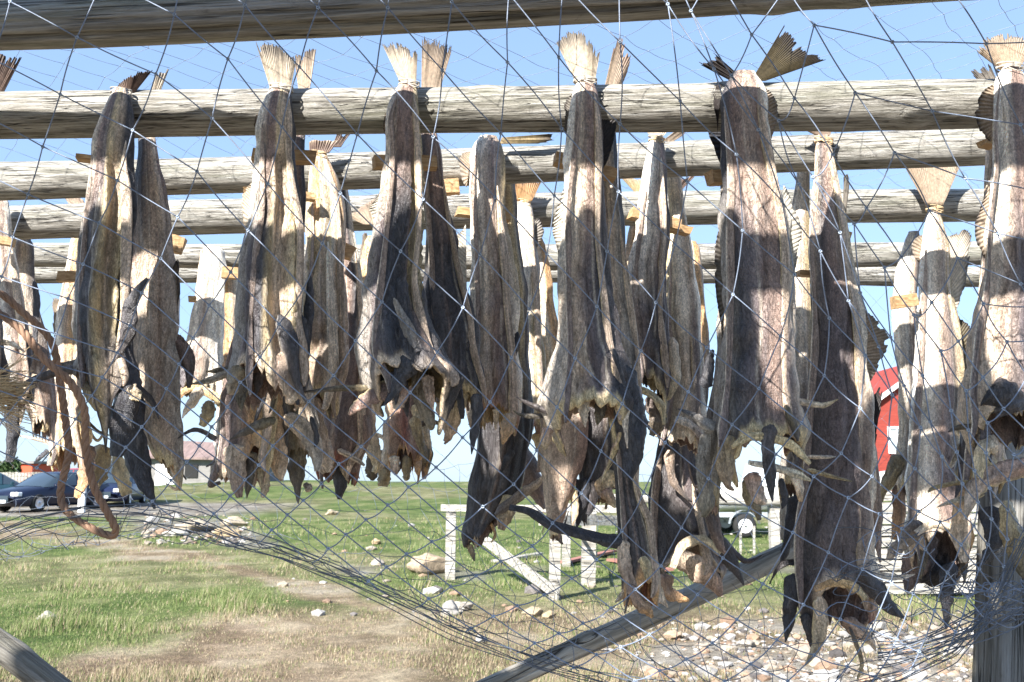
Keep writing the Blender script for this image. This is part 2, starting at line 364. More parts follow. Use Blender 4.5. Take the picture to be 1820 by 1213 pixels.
def blade(par, org, name, path, Y, dY=0., c0='dark', c1='brown', tk=.22, seed=0, curl=.35, mt=None, wob=.12, edge=None):
    "leathery strip along path [(px,py,half width)], thick in the middle, ragged edges"
    pa = np.asarray(path, float); n = 44; t = np.linspace(0, 1, n); c = curve(pa, t); x, y, hw = c[:, 0], c[:, 1], np.maximum(c[:, 2], .5)
    tx = np.gradient(x); ty = np.gradient(y); L = np.hypot(tx, ty)+1e-9; nx, ny = -ty/L, tx/L
    M = 20; al = np.linspace(0, 2*math.pi, M, endpoint=False); ca, sa = np.cos(al), np.sin(al)
    if name != 'belly_edge' and name != 'collar': hw = hw*(.35+.65*sm(t, 0, .10))
    hw = hw*(1+wob*2*(fbm(t*6+seed, t*0, seed)-.5))
    tw = 1.5*(fbm(t*2.2+seed, t*0, seed+4)-.5)[:, None]; W = hw[:, None]*ca[None]*np.cos(tw)*(1+.42*(fbm(t[:, None]*13+seed, np.sign(ca)[None]*3+0*t[:, None], seed)-.5))
    hm = hw/FPX*Y
    dep = -tk*hm[:, None]*sa[None]+curl*hm[:, None]*(ca[None]**2)+.5*hm[:, None]*(fbm(ca[None]*4+9, t[:, None]*5, seed)-.5)+hm[:, None]*ca[None]*np.sin(tw)
    Yc = Y+dY*t
    p = P(x[:, None]+nx[:, None]*W, y[:, None]+ny[:, None]*W, Yc[:, None]); p[..., 1] += dep
    f = fbm(ca[None]*4+al[None]*0+5, t[:, None]*3, seed+3)
    C = (k(c0)*(1-t[:, None, None])+k(c1)*t[:, None, None])*(.35+1.3*f[..., None])
    if edge: e = sm(ca, .72, .95)[None, :, None]*np.ones((n, 1, 1)); C = C*(1-e)+k(edge)*e
    V = p.reshape(-1, 3); F = grid(n, M, True)+[tuple(range(M))[::-1], tuple((n-1)*M+j for j in range(M))]
    return mesh(name, V, F, mt or FISH, par, org, np.clip(C, .01, .95).reshape(-1, 3))

def twine(par, org, x, y, hw, Y, m=None, name='twine', n=4, dep=.6):
    b = MB(); hm = hw/FPX*Y
    for q in range(n):
        th = np.linspace(0, 2*math.pi, 26); o = q*2.2
        p = P(x+hw*1.08*np.sin(th), y-3+o+2.5*np.sin(th*1+q*2.1), Y); p[:, 1] -= hm*dep*1.1*np.cos(th)
        b.tube(p, .0014, 5)
    b.tube(P([x-2, x+hw*.6, x+hw*1.1], [y, y+6, y+3], Y-hm*.8), .0012, 5)
    return b.build(name, m or STRING, par, org, True)

def fish(label, Y, S, top, sheets=(), blades=(), tie=None, group='dried cod hung along the poles', **kw):
    S = [tuple(s) for s in S]; org = P(S[0][1], S[0][0], Y)
    e = empty('dried_cod', org); tag(e, label, 'dried fish', group)
    _fc[0] += 1; sd = kw.pop('seed', _fc[0]*3.7)
    fish_body(e, org, Y, S, top, seed=sd, **kw)
    for i, s in enumerate(sheets):
        s = dict(s); nm = s.pop('n', 'dorsal_fin'); y = s.pop('Y', Y)
        if nm == 'tail_fin' and Y < 2.1:
            s['a'] = [(p[0]*.8+S[0][1]*.2, max(p[1], S[0][0])+9) for p in s['a']]
        sheet(e, org, nm, s.pop('a'), s.pop('b'), y, seed=sd+i*5+1, **s)
    for i, s in enumerate(blades):
        s = dict(s); nm = s.pop('n', 'belly_flap'); y = s.pop('Y', Y); blade(e, org, nm, s.pop('p'), y, seed=sd+i*7+2, **s)
    yb, xb, hb = S[-1]; rr = np.random.default_rng(int(sd*10)); L = max(.5, min(1.3, hb/45))
    for q in range(4 if hb > 28 else 2):
        f = rr.uniform(-.95, .95); x0 = xb+hb*f; y0 = yb-14+rr.uniform(-6, 14); ln = rr.uniform(28, 70)*L; sw = rr.uniform(-16, 16)+f*10
        side = rr.random() < .25
        if side: pth = [(xb+hb*.8*np.sign(f), yb-rr.uniform(10, 60), 5*L), (xb+(hb+ln*.5)*np.sign(f), yb-rr.uniform(0, 50), 4*L), (xb+(hb+ln)*np.sign(f), yb-rr.uniform(0, 60), 1)]
        else: pth = [(x0, y0, rr.uniform(6, 12)*L), (x0+sw*.4, y0+ln*.55, rr.uniform(4, 9)*L), (x0+sw, y0+ln, 1.2)]
        cc = [('char', 'dark'), ('dark', 'olive'), ('tan', 'gold'), ('mid', 'brown'), ('pale', 'tan'), ('plum', 'char')][rr.integers(6)]
        blade(e, org, 'pectoral_fin' if side else 'belly_flap', pth, Y+rr.uniform(-.5, .6)*hb/FPX*Y, c0=cc[0], c1=cc[1], seed=sd+q*3, tk=.14, curl=rr.uniform(-.5, .6))
    if hb > 28 and S[-1][0]-S[0][0] > 250:
        fl = kw.get('flat', .62)
        for f, c0, c1, eg, wd in ((rr.uniform(.6, .9), 'tan', 'mid', 'cream', 1.0), (-rr.uniform(.55, .9), 'mid', 'plum', 'pale', .8)):
            i0 = 1+int(rr.integers(0, 2)); pts = []
            for s in S[i0:]: pts.append((s[1]+s[2]*f*.96+rr.uniform(-3, 3), s[0], (3.2+.085*s[2])*wd*rr.uniform(.8, 1.25)))
            pts[0] = (*pts[0][:2], 1.2); pts.append((pts[-1][0]+rr.uniform(-8, 8), pts[-1][1]+rr.uniform(15, 50), 2))
            dd = lambda s: -s[2]/FPX*Y*fl*(1-abs(f)**2.2)**.5*1.02
            blade(e, org, 'belly_edge', pts, Y+dd(S[i0])-.004, dY=dd((0, 0, S[-1][2]*1.2))-dd(S[i0])-.006, c0=c0, c1=c1, seed=sd+f, tk=.3, curl=.2, edge=eg)
    if tie: twine(e, org, *tie)
    return e
# ------------------------------------------------------------------ poles of the drying rack
def pole(name, A, B, r0, r1, m, label, cat='pole', group=None, seed=0, knots=3, ns=40, nl=110, crack=None, rough=.065, square=0, jag=0, flat=1.0):
    "log along local X; A, B world points"
    A = Vector(A); B = Vector(B); d = B-A; L = d.length
    s = np.linspace(0, 1, nl); th = np.linspace(0, 2*math.pi, ns, endpoint=False)
    r = (r0+(r1-r0)*s)[:, None]*(1+rough*2*(fbm(s[:, None]*L*2.2+seed, th[None]*0, seed, 2)-.5)+rough*.5*np.cos(th*2+seed)[None]
        +rough*.8*(fbm(s[:, None]*L*3+seed, np.abs(th-math.pi)[None]*1.6, seed+3, 3)-.5))
    for q in range(knots):
        ks, kt = hsh(q, 1., seed+.3), hsh(q, 2., seed+.7)*2*math.pi
        dd = ((s[:, None]-ks)*L/.035)**2+(np.minimum(np.abs(th-kt), 2*math.pi-np.abs(th-kt))[None]*r0/.03)**2
        r = r+.007*np.exp(-dd)
    if square: r = r*(1+square*np.cos(4*th)[None])
    if crack:
        for (ct, wd, dp, amp) in crack:
            cc = ct+amp*(fbm(s*3.1+seed, s*0, seed+4)-.5)
            r = r-dp*np.exp(-((th[None]-cc[:, None])/wd)**2)
    bend = .016*np.sin(s*3+seed)[:, None]*L/3
    X = s[:, None]*L+0*r
    if jag: X[-1] += jag*(vn(th*3, th*0, seed)-.3); X[0] -= jag*(vn(th*3, th*0, seed+1)-.3)
    V = np.stack([X, flat*r*np.cos(th)[None], r*np.sin(th)[None]+bend], -1).reshape(-1, 3)
    n = len(V); V = np.vstack([V, (0, 0, 0), (L, 0, 0)])
    F = grid(nl, ns, True); F += [(n, (j+1) % ns, j) for j in range(ns)]+[(n+1, n-2*1-ns+2+j, n-ns+(j+1) % ns) for j in range(ns)]
    o = mesh(name, V, F, m); o.location = A; o.rotation_mode = 'QUATERNION'
    x = d.normalized(); up = Vector((0, 0, 1)); 
    if abs(x.z) > .9: up = Vector((0, -1, 0))
    y = up.cross(x).normalized(); z = x.cross(y)
    o.rotation_quaternion = Matrix((x, y, z)).transposed().to_quaternion()
    return tag(o, label, cat, group)
def PV(x, y, Y): return Vector(P(x, y, Y).tolist())
RK = 'round poles of the drying rack'
def hpole(Y, yl, yr, dia_px, label, seed, m=POLE, name='rack_pole', r=None, **kw):
    xl, xr = -350, 2170
    sl = (yr-yl)/1820.; A = PV(xl, yl+sl*xl, Y); B = PV(xr, yl+sl*xr, Y); r = r or dia_px*Y/FPX/2
    return pole(name, A, B, r, r*1.0, m, label, seed=seed, group=RK, nl=200, knots=9, **kw)
Y1, Y2, Y3, Y4, Y5 = 1.93, 2.35, 2.78, 3.2, 3.6
beam = pole('rack_beam', PV(-350, 57, 1.714), PV(2170, -78, 1.608), .05, .05, BEAMM, 'thick dark weathered beam across the very top of the photo', 'beam', seed=3.3, nl=240, ns=72,
            crack=[(math.pi*1.28, .07, .010, .25), (math.pi*1.1, .04, .005, .3)], knots=8, rough=.05, flat=.75)
hpole(Y1, 217, 172, 86, 'highest and nearest round pole, just under the tied tails', 1.7, knots=0) if False else None
hpole(Y1, 217, 172, 86, 'nearest round pole, the thick one just below the tied tails', 1.7)
hpole(Y2, 310, 262, 68, 'second round pole from the top, behind the nearest one', 4.1)
hpole(Y3, 406, 368, 63, 'third round pole from the top, halfway back in the rack', 6.6)
hpole(Y4, 450, 440, 44, 'fourth round pole, just above the lowest one', 9.2)
hpole(Y5, 492, 502, 38, 'lowest and farthest round pole with open sky under it', 12.5)
pole('rack_strut', PV(780, 1268, 2.45), PV(1500, 932, 3.1), .027, .037, PLANK, 'slanting weathered log across the lower right, lichen on its top', 'pole', seed=21, knots=6, jag=.02, rough=.10)
pole('rack_strut', PV(-420, 842, 2.5), PV(150, 1264, 2.4), .032, .032, POST, 'dark slanting log end in the bottom left corner', 'pole', seed=25, knots=3, rough=.08)
pole('rack_post', PV(1778, 1900, 2.25), PV(1795, 520, 3.0), .082, .062, POST, 'dark upright post at the right edge wrapped in tangled net', 'post', seed=31, knots=3, square=.05, rough=.02,
     crack=[(math.pi*1.45, .05, .010, .3), (math.pi*1.1, .04, .008, .3), (math.pi*1.25, .04, .006, .4)])

# the same rack goes on above and behind the camera; its fish shade the ones in view
UP = 'round poles of the upper tier behind the camera'
ZB = .545
def upper(y, z, seed):
    return pole('rack_pole', (-2.6, y, EYE+z), (2.0, y, EYE+z), .05, .05, POLE, 'round pole of the upper tier, high behind the viewer', 'pole', UP, seed=seed, nl=60)

# ------------------------------------------------------------------ the fish, front row first.  S = (photo y, centre x, half width)
TL = 'tail_fin'
def tail(a, b, Y, **kw):
    d = dict(n=TL, a=a, b=b, Y=Y, rays=kw.pop('rays', 16), c0='tan', c1='brown', rag=.12, ruf=.006); d.update(kw); return d
YF, YB = 1.86, 2.035
# --- A
fish('front fish at the left with a split belly and pale yellow edges', YF, [(158,216,14),(185,212,24),(250,200,38),(300,198,42),(350,196,46),(450,191,54),(550,188,54),(620,184,50),(665,190,52)],
     [(-1,'white'),(-.75,'pale'),(-.5,'brown'),(-.1,'plum'),(.1,'cream'),(.5,'tan'),(.8,'char'),(1,'char')], bot=[(-1,'grey'),(-.6,'char'),(-.2,'dark'),(.1,'gold'),(.3,'tan'),(.7,'char'),(1,'char')], tb=.42,
     slit=(24, 17, .5, .22, .88, 'tan'), ext=[(-180,20),(-100,10),(-60,-15),(-20,-10),(0,90),(15,150),(32,60),(55,-10),(90,20),(180,20)], rim='dark', icol=('brown','olive'),
     sheets=[tail([(222,150),(243,157)], [(200,158),(232,128),(272,122)], YF+.03, rays=15, c0='brown', c1='dark', ruf=.012, rag=.2)],
     blades=[dict(n='pectoral_fin', p=[(150,655,9),(105,660,9),(60,675,7),(30,690,1)], c0='dark', c1='dark', dY=-.03), dict(p=[(215,650,26),(222,700,26),(213,760,22),(205,812,12)], c0='char', c1='char', Y=YF-.02),
             dict(p=[(150,680,10),(170,715,16),(200,735,10)], c0='olive', c1='gold'), dict(p=[(228,690,16),(240,703,12),(248,712,3)], c0='tan', c1='cream', Y=YF-.03),
             dict(n='pectoral_fin', p=[(232,540,13),(226,590,15),(205,640,2)][::-1]+[(262,495,3)], c0='dark', c1='char', Y=YF-.045, dY=-.01)], tie=(215,163,17,YF+.01))
fish('back partner of the split-belly fish, broad tan side tapering to a curl', YB, [(170,255,10),(260,262,16),(350,266,28),(450,272,38),(550,272,45),(650,275,48),(730,280,46),(790,290,36),(835,303,20)],
     [(-1,'char'),(-.3,'dark'),(.2,'mid'),(.8,'tan'),(1,'brown')], bot=[(-1,'brown'),(-.3,'tan'),(.4,'mid'),(1,'grey')], tb=.35, ext=[(-180,20),(-90,-30),(-30,-20),(30,0),(80,35),(130,25),(180,20)], icol=('gold','tan'), flat=.5,
     sheets=[tail([(268,165),(285,168)], [(278,130),(302,122)], YB, rays=8, c0='pale', c1='grey'), dict(a=[(290,500),(300,640)], b=[(306,470),(312,500),(318,640)], Y=YB, rays=12)],
     blades=[dict(p=[(240,690,14),(232,760,24),(245,830,22),(266,880,8),(275,905,2)], c0='char', c1='char', Y=YB-.06), dict(n='pectoral_fin', p=[(245,690,8),(270,715,6),(282,745,1)], c0='dark', c1='dark', Y=YB-.09),
             dict(p=[(300,600,12),(322,620,17),(335,655,10),(335,690,3)], c0='brown', c1='char', Y=YB), dict(p=[(303,820,8),(317,850,5),(313,870,3),(295,860,2)], c0='oran', c1='tan')])
# --- B
fish('second front fish from the left, charcoal flank beside a cream split', YF, [(153,499,16),(175,494,25),(220,487,34),(280,486,33),(340,490,40),(400,490,50),(480,486,56),(560,483,60),(620,482,66),(668,482,70)],
     [(-1,'white'),(-.6,'pale'),(-.25,'brown'),(.15,'brown'),(.3,'cream'),(.55,'tan'),(.85,'dark'),(1,'char')], bot=[(-1,'grey'),(-.7,'plum'),(-.2,'char'),(.1,'gold'),(.3,'mid'),(.7,'mid'),(.85,'char'),(1,'char')], tb=.38,
     slit=(27, 18, .4, .2, .92, 'tan'), ext=[(-180,30),(-110,60),(-80,40),(-50,-5),(-10,-15),(20,20),(50,50),(90,60),(130,20),(180,30)], rim='tan', rag=12,
     sheets=[tail([(478,155),(520,152)], [(455,72),(492,78),(527,104)], YF, c0='pale', c1='dark', rays=18), dict(a=[(462,170),(460,250)], b=[(456,190),(455,240)], Y=YF+.03, rays=10, c1='dark'), dict(a=[(452,320),(440,420)], b=[(444,325),(435,360),(436,420)], rays=12, c0='pale', c1='tan')],
     blades=[dict(n='pectoral_fin', p=[(430,655,8),(400,665,8),(365,678,5),(340,683,1)], c0='tan', c1='olive', dY=-.04), dict(p=[(425,650,14),(412,690,12),(405,700,3)], c0='olive', c1='tan', Y=YF-.04),
             dict(p=[(535,560,9),(540,620,12),(525,690,9),(530,720,3)], c0='char', c1='char', Y=YF-.03), dict(p=[(497,560,12),(515,620,16),(527,680,8),(545,715,3)], c0='char', c1='dark', Y=YF-.05, edge='grey'),
             dict(n='belly_flap', p=[(551,485,3),(549,540,9),(545,600,8),(538,650,3)], c0='char', c1='char', Y=YF-.0)], tie=(500,157,19,YF))
fish('back partner of the cream-split fish, reddish and open at the bottom', YB, [(160,538,10),(240,530,14),(400,520,20),(560,470,40),(660,445,48),(720,440,50),(770,438,50),(812,432,48)],
     [(-1,'tan'),(0,'brown'),(1,'char')], bot=[(-1,'brown'),(-.5,'plum'),(0,'brown'),(.5,'oran'),(1,'cream')], tb=.55, ext=[(-180,40),(-90,35),(-40,30),(0,0),(40,-20),(90,50),(180,40)], rim='tan', icol=('red','pink'),
     sheets=[tail([(530,160),(552,160)], [(522,95),(542,88),(560,82)], YB, c0='tan', c1='dark', rays=9, dY=.03)],
     blades=[dict(n='pectoral_fin', p=[(490,745,8),(460,755,10),(430,770,6),(408,782,1)], c0='olive', c1='dark', Y=YF-.0), dict(p=[(415,790,20),(418,840,18),(425,885,5)], c0='tan', c1='brown', Y=YB-.05),
             dict(p=[(400,800,8),(385,835,10),(372,862,5),(392,858,3)], c0='brown', c1='dark', Y=YB), dict(p=[(480,690,18),(478,760,22),(492,820,20),(500,855,4)], c0='oran', c1='tan', Y=YB+.03),
             dict(p=[(478,675,4),(465,715,5),(452,752,2)], c0='char', c1='char', Y=YB-.06), dict(p=[(490,690,5),(484,720,4),(478,735,1)], c0='olive', c1='char', Y=YB-.06),
             dict(p=[(465,830,12),(470,865,9),(466,885,3)], c0='gold', c1='tan', Y=YB), dict(p=[(460,690,8),(450,705,10),(448,735,4)], c0='cream', c1='oran', Y=YB-.04)])
fish('small mottled fish hanging low with an olive pouch and black tip', YB+.08, [(600,520,18),(680,522,32),(740,535,38),(790,530,26)], [(-1,'dark'),(0,'olive'),(.6,'tan'),(1,'grey')],
     ext=[(-180,20),(-60,20),(0,10),(60,10),(180,20)], icol=('dark','brown'), rim='olive',
     blades=[dict(p=[(528,780,18),(526,830,17),(528,870,8),(530,896,1)], c0='olive', c1='dark'), dict(p=[(505,740,15),(540,765,18),(560,800,14),(563,838,5)], c0='tan', c1='grey', Y=YB-.02),
             dict(p=[(552,740,4),(562,775,6),(560,795,2)], c0='char', c1='char', Y=YB-.05), dict(p=[(540,860,4),(548,868,7),(543,874,2)], c0='dark', c1='tan')])
# --- C
fish('third front fish, brown back above a wide arched opening', YF, [(146,727,15),(170,718,24),(210,714,31),(270,716,33),(340,712,38),(420,708,42),(500,702,48),(570,702,58),(630,712,72),(672,735,86)],
     [(-1,'white'),(-.6,'tan'),(-.2,'brown'),(.3,'brown'),(.6,'brown'),(.85,'cream'),(1,'gold')], bot=[(-1,'grey'),(-.6,'plum'),(-.1,'char'),(.3,'char'),(.7,'dark'),(1,'char')], tb=.36,
     slit=(48, 14, .3, .25, .75, 'gold'), ext=[(-180,0),(-120,35),(-85,70),(-62,50),(-35,-10),(0,-28),(30,-12),(60,35),(85,95),(120,50),(180,0)], rim='tan', icol=('char','gold'), rag=10,
     sheets=[tail([(712,146),(742,150)], [(678,75),(706,74),(741,92)], YF, c0='pale', c1='dark', rays=16), dict(a=[(692,170),(690,250)], b=[(688,180),(684,250)], Y=YF+.03, rays=9, c1='dark'), dict(a=[(682,310),(678,420)], b=[(672,345),(664,370),(672,425)], rays=12, c0='white', c1='pale')],
     blades=[dict(n='pectoral_fin', p=[(735,640,20),(712,665,17),(696,700,9),(682,722,1)], c0='char', c1='char', Y=YF-.07), dict(p=[(700,690,22),(665,702,16),(635,722,12),(620,738,3)], c0='plum', c1='pink', Y=YF-.03, edge='cream'),
             dict(p=[(718,690,10),(708,715,12),(702,728,4)], c0='pink', c1='tan', Y=YF-.04), dict(p=[(745,660,16),(750,705,17),(764,750,10),(768,765,2)], c0='grey', c1='olive', Y=YF+.03),
             dict(n='pectoral_fin', p=[(660,690,5),(610,690,6),(560,695,3),(530,698,1)], c0='olive', c1='dark', Y=YF-.02), dict(p=[(700,530,4),(722,580,10),(745,625,7)], c0='grey', c1='char', Y=YF-.075)], tie=(727,149,17,YF))
fish('dark back partner of the third fish, with a hanging black fin', YB, [(170,752,12),(240,757,18),(320,770,23),(400,780,26),(480,787,32),(560,795,42),(620,802,48),(680,815,50)],
     [(-1,'gold'),(-.6,'dark'),(0,'brown'),(1,'brown')], bot=[(-1,'char'),(0,'dark'),(.6,'char'),(1,'char')], tb=.45, ext=[(-180,30),(-100,30),(-50,10),(0,0),(60,30),(100,45),(180,30)], rim='gold', icol=('gold','char'),
     sheets=[tail([(748,155),(782,158)], [(752,58),(778,66),(807,76)], YB, c0='tan', c1='dark', rays=17, rag=.18, dY=.03)],
     blades=[dict(n='pectoral_fin', p=[(845,700,12),(848,735,10),(842,775,7),(838,808,1)], c0='char', c1='char', Y=YF), dict(p=[(790,700,22),(795,740,18),(797,775,7),(790,790,2)], c0='tan', c1='brown', Y=YB+.02),
             dict(p=[(822,690,14),(812,730,14),(800,770,9),(790,785,4)], c0='cream', c1='pink', Y=YB-.02), dict(p=[(815,680,6),(818,710,7),(822,745,4)], c0='char', c1='char', Y=YB-.06), dict(p=[(775,690,5),(760,730,4),(766,765,2)], c0='olive', c1='dark', Y=YB-.05),
             dict(p=[(806,586,6),(814,600,16),(824,630,20)], c0='dark', c1='char', Y=YB-.03)])
# --- D
fish('central front fish, its brown and tan back over a pale arched collar', YF, [(140,1040,14),(165,1040,24),(220,1040,30),(290,1038,36),(360,1034,38),(430,1033,41),(520,1036,46),(600,1042,55),(660,1046,66),(715,1046,76)],
     [(-1,'white'),(-.6,'pale'),(-.15,'tan'),(.15,'brown'),(.8,'brown'),(1,'dark')], bot=[(-1,'grey'),(-.55,'tan'),(-.2,'mid'),(.1,'plum'),(.6,'char'),(1,'dark')], tb=.5,
     ext=[(-180,0),(-120,50),(-85,95),(-60,50),(-30,15),(0,2),(35,12),(60,60),(90,150),(115,40),(180,0)], rim='cream', icol=('pink','mid'), flare=.12,
     sheets=[tail([(1022,142),(1060,145)], [(984,70),(1028,52),(1066,92)], YF, c0='pale', c1='dark', rays=22), dict(a=[(1020,165),(1010,260)], b=[(1010,160),(1006,250)], rays=12, c0='grey', c1='dark', Y=YF+.02), dict(a=[(1065,160),(1072,300)], b=[(1080,150),(1090,190),(1088,290)], rays=14, c0='dark', c1='char', Y=YF+.04),
             dict(a=[(1004,330),(998,480)], b=[(998,335),(988,390),(992,430),(1000,500)], rays=14, c0='white', c1='grey')],
     blades=[dict(n='pectoral_fin', p=[(1040,580,3),(1038,630,7),(1050,672,9),(1056,690,3)], c0='tan', c1='char', Y=YF-.055), dict(n='pectoral_fin', p=[(990,735,6),(965,728,6),(940,718,4),(918,706,1)], c0='dark', c1='dark', Y=YF-.02), dict(n='pectoral_fin', p=[(985,735,4),(950,740,5),(925,737,3),(912,730,1)], c0='char', c1='olive', Y=YF),
             dict(p=[(1108,650,22),(1118,720,28),(1125,790,24),(1118,850,10)], c0='char', c1='char', Y=YF-.03), dict(p=[(1090,745,9),(1095,780,6),(1098,800,2)], c0='cream', c1='gold', Y=YF-.02),
             dict(p=[(975,760,12),(968,790,9),(965,795,3)], c0='pink', c1='cream', Y=YF-.03), dict(p=[(1090,620,4),(1100,650,6),(1112,690,2)], c0='char', c1='char', Y=YF-.06)], tie=(1040,143,19,YF))
fish('back partner of the central fish, a long greenish tan strip ending black and low', YB, [(170,1080,10),(300,1083,16),(400,1088,20),(500,1092,28),(600,1102,36),(700,1112,34),(800,1114,26),(870,1118,22),(930,1130,32),(1000,1138,36),(1045,1142,34)],
     [(-1,'gold'),(-.2,'tan'),(.4,'grey'),(.7,'char'),(1,'char')], bot=[(-1,'char'),(.3,'dark'),(.7,'olive'),(1,'tan')], tb=.62, ext=[(-180,25),(-60,25),(0,-10),(40,-10),(90,30),(180,25)], rim='oran', icol=('oran','red'),
     sheets=[tail([(1066,148),(1090,150)], [(1092,80),(1106,60),(1120,100),(1112,140)], YB, c0='tan', c1='brown', rays=16, dY=.03)],
     blades=[dict(n='pectoral_fin', p=[(1110,965,12),(1075,960,13),(1030,948,11),(985,935,10),(940,910,7),(905,902,5)], c0='char', c1='char', Y=YB-.04), dict(p=[(1120,1040,12),(1135,1070,13),(1150,1085,10),(1160,1098,3)], c0='brown', c1='oran', Y=YB-.05),
             dict(p=[(1140,990,8),(1150,1010,10),(1152,1030,6)], c0='cream', c1='gold', Y=YB-.07), dict(p=[(1108,960,12),(1112,1010,12),(1130,1060,8)], c0='tan', c1='brown', Y=YB-.04)])
fish('translucent reddish brown fish under the central collar, tip curled', Y2-.08, [(700,1005,32),(760,1000,38),(820,1000,36),(870,992,27),(920,984,16),(950,986,8)], [(-1,'tan'),(-.4,'mid'),(.3,'mid'),(1,'pink')], fold=.5,
     ext=[(-180,10),(0,0),(180,10)], rag=4, blades=[dict(p=[(985,930,10),(990,950,8),(1000,968,2)], c0='mid', c1='char'), dict(p=[(1018,870,9),(1022,905,7),(1018,935,2)], c0='gold', c1='tan')])
fish('black fish with a pale split mouth below the central collar', Y2-.03, [(700,1060,36),(780,1068,46),(840,1066,44),(880,1052,26)], [(-1,'char'),(0,'dark'),(1,'char')], ext=[(-180,10),(-60,50),(0,20),(40,-20),(90,20),(180,10)], icol=('cream','pink'), rim='char',
     blades=[dict(p=[(1042,850,18),(1034,890,13),(1030,920,6),(1022,945,1)], c0='char', c1='char', Y=Y2-.06), dict(p=[(1095,840,14),(1075,865,18),(1080,885,8)], c0='cream', c1='pink', Y=Y2-.08), dict(p=[(1075,870,12),(1088,892,8),(1094,903,2)], c0='pink', c1='cream', Y=Y2-.09)])
# --- E
fish('widest front fish right of centre, thorny brown back and a fringed collar', YF, [(128,1322,22),(150,1324,36),(190,1322,44),(250,1328,44),(320,1338,50),(400,1348,62),(480,1350,66),(560,1348,64),(640,1346,64),(710,1346,72),(765,1350,82)],
     [(-1,'char'),(-.75,'dark'),(-.55,'brown'),(.1,'mid'),(.45,'brown'),(.75,'pale'),(1,'white')], bot=[(-1,'grey'),(-.65,'char'),(-.2,'plum'),(.3,'brown'),(.6,'plum'),(.85,'tan'),(1,'grey')], tb=.38,
     ext=[(-180,10),(-120,60),(-85,100),(-60,70),(-35,20),(0,5),(40,10),(70,30),(100,40),(180,10)], rim='cream', icol=('red','pink'), flare=.1, flat=.5,
     sheets=[tail([(1338,135),(1370,135)], [(1395,38),(1432,85),(1472,104)], YF+.02, c0='olive', c1='dark', rays=20, rag=.1, dY=.05), tail([(1300,138),(1318,130)], [(1238,112),(1245,102),(1262,92)], YF, c0='dark', c1='dark', rays=5, ruf=.012, rag=.3),
             dict(a=[(1282,150),(1275,240)], b=[(1278,138),(1272,180),(1274,230)], c0='dark', c1='dark', Y=YF+.02), dict(a=[(1350,150),(1360,270)], b=[(1366,150),(1374,200),(1368,270)], c0='tan', c1='grey', Y=YF),
             dict(a=[(1392,330),(1400,560)], b=[(1398,315),(1414,400),(1412,470),(1396,570)], c0='white', c1='grey', rays=18, stripe=.55), dict(a=[(1300,350),(1285,600)], b=[(1288,350),(1278,470),(1282,600)], c0='grey', c1='dark', Y=YF+.02, rays=22)],
     blades=[dict(n='pectoral_fin', p=[(1270,765,14),(1248,748,10),(1225,735,6),(1205,727,1)], c0='grey', c1='char', Y=YF-.02), dict(n='pectoral_fin', p=[(1372,755,14),(1366,800,12),(1370,850,10),(1373,892,1)], c0='dark', c1='char', Y=YF-.09),
             dict(p=[(1300,775,20),(1290,815,20),(1293,860,8),(1305,872,2)], c0='gold', c1='brown', Y=YF-.04), dict(n='collar', p=[(1300,795,5),(1340,776,8),(1400,788,9),(1440,825,4)], c0='cream', c1='cream', Y=YF-.085, curl=.1),
             dict(n='collar', p=[(1330,822,5),(1380,832,7),(1420,845,7),(1442,855,2)], c0='pale', c1='cream', Y=YF-.06, curl=.1), dict(p=[(1335,840,14),(1348,880,14),(1362,895,4)], c0='pink', c1='tan', Y=YF-.03), dict(p=[(1415,840,12),(1422,870,10),(1423,892,3)], c0='pale', c1='oran', Y=YF-.03),
             dict(p=[(1325,850,9),(1330,885,10),(1345,905,9),(1350,925,4)], c0='gold', c1='olive', Y=YF+.01), dict(n='pectoral_fin', p=[(1435,812,4),(1460,813,4),(1486,812,1)], c0='tan', c1='grey', Y=YF-.05), dict(n='pectoral_fin', p=[(1435,835,4),(1470,845,4),(1515,856,1)], c0='gold', c1='olive', Y=YF-.05),
             dict(p=[(1254,690,12),(1262,640,9),(1268,622,3)], c0='char', c1='char', Y=YF), dict(p=[(1265,760,16),(1252,830,14),(1258,890,15),(1250,920,4)], c0='grey', c1='olive', Y=YF-.0), dict(p=[(1388,850,6),(1395,885,6),(1390,905,2)], c0='char', c1='char', Y=YF),
             dict(n='pectoral_fin', p=[(1440,590,2),(1396,720,6),(1415,765,7),(1418,785,2)][1:], c0='olive', c1='dark', Y=YF-.06)])
fish('back partner of the widest fish, a grey green strip along its left side', YB, [(170,1290,10),(300,1290,12),(420,1300,22),(560,1300,26),(640,1296,24),(720,1285,26),(800,1268,26),(880,1262,18)],
     [(-1,'grey'),(-.3,'tan'),(.4,'olive'),(1,'char')], bot=[(-1,'char'),(0,'grey'),(1,'olive')], tb=.75, rim='gold', sheets=[dict(a=[(1290,180),(1282,290)], b=[(1274,225),(1268,235),(1276,290)], c0='char', c1='char', rays=9)],
     blades=[dict(p=[(1262,870,14),(1268,920,12),(1278,965,9),(1290,985,3)], c0='dark', c1='brown', Y=YB+.02)])
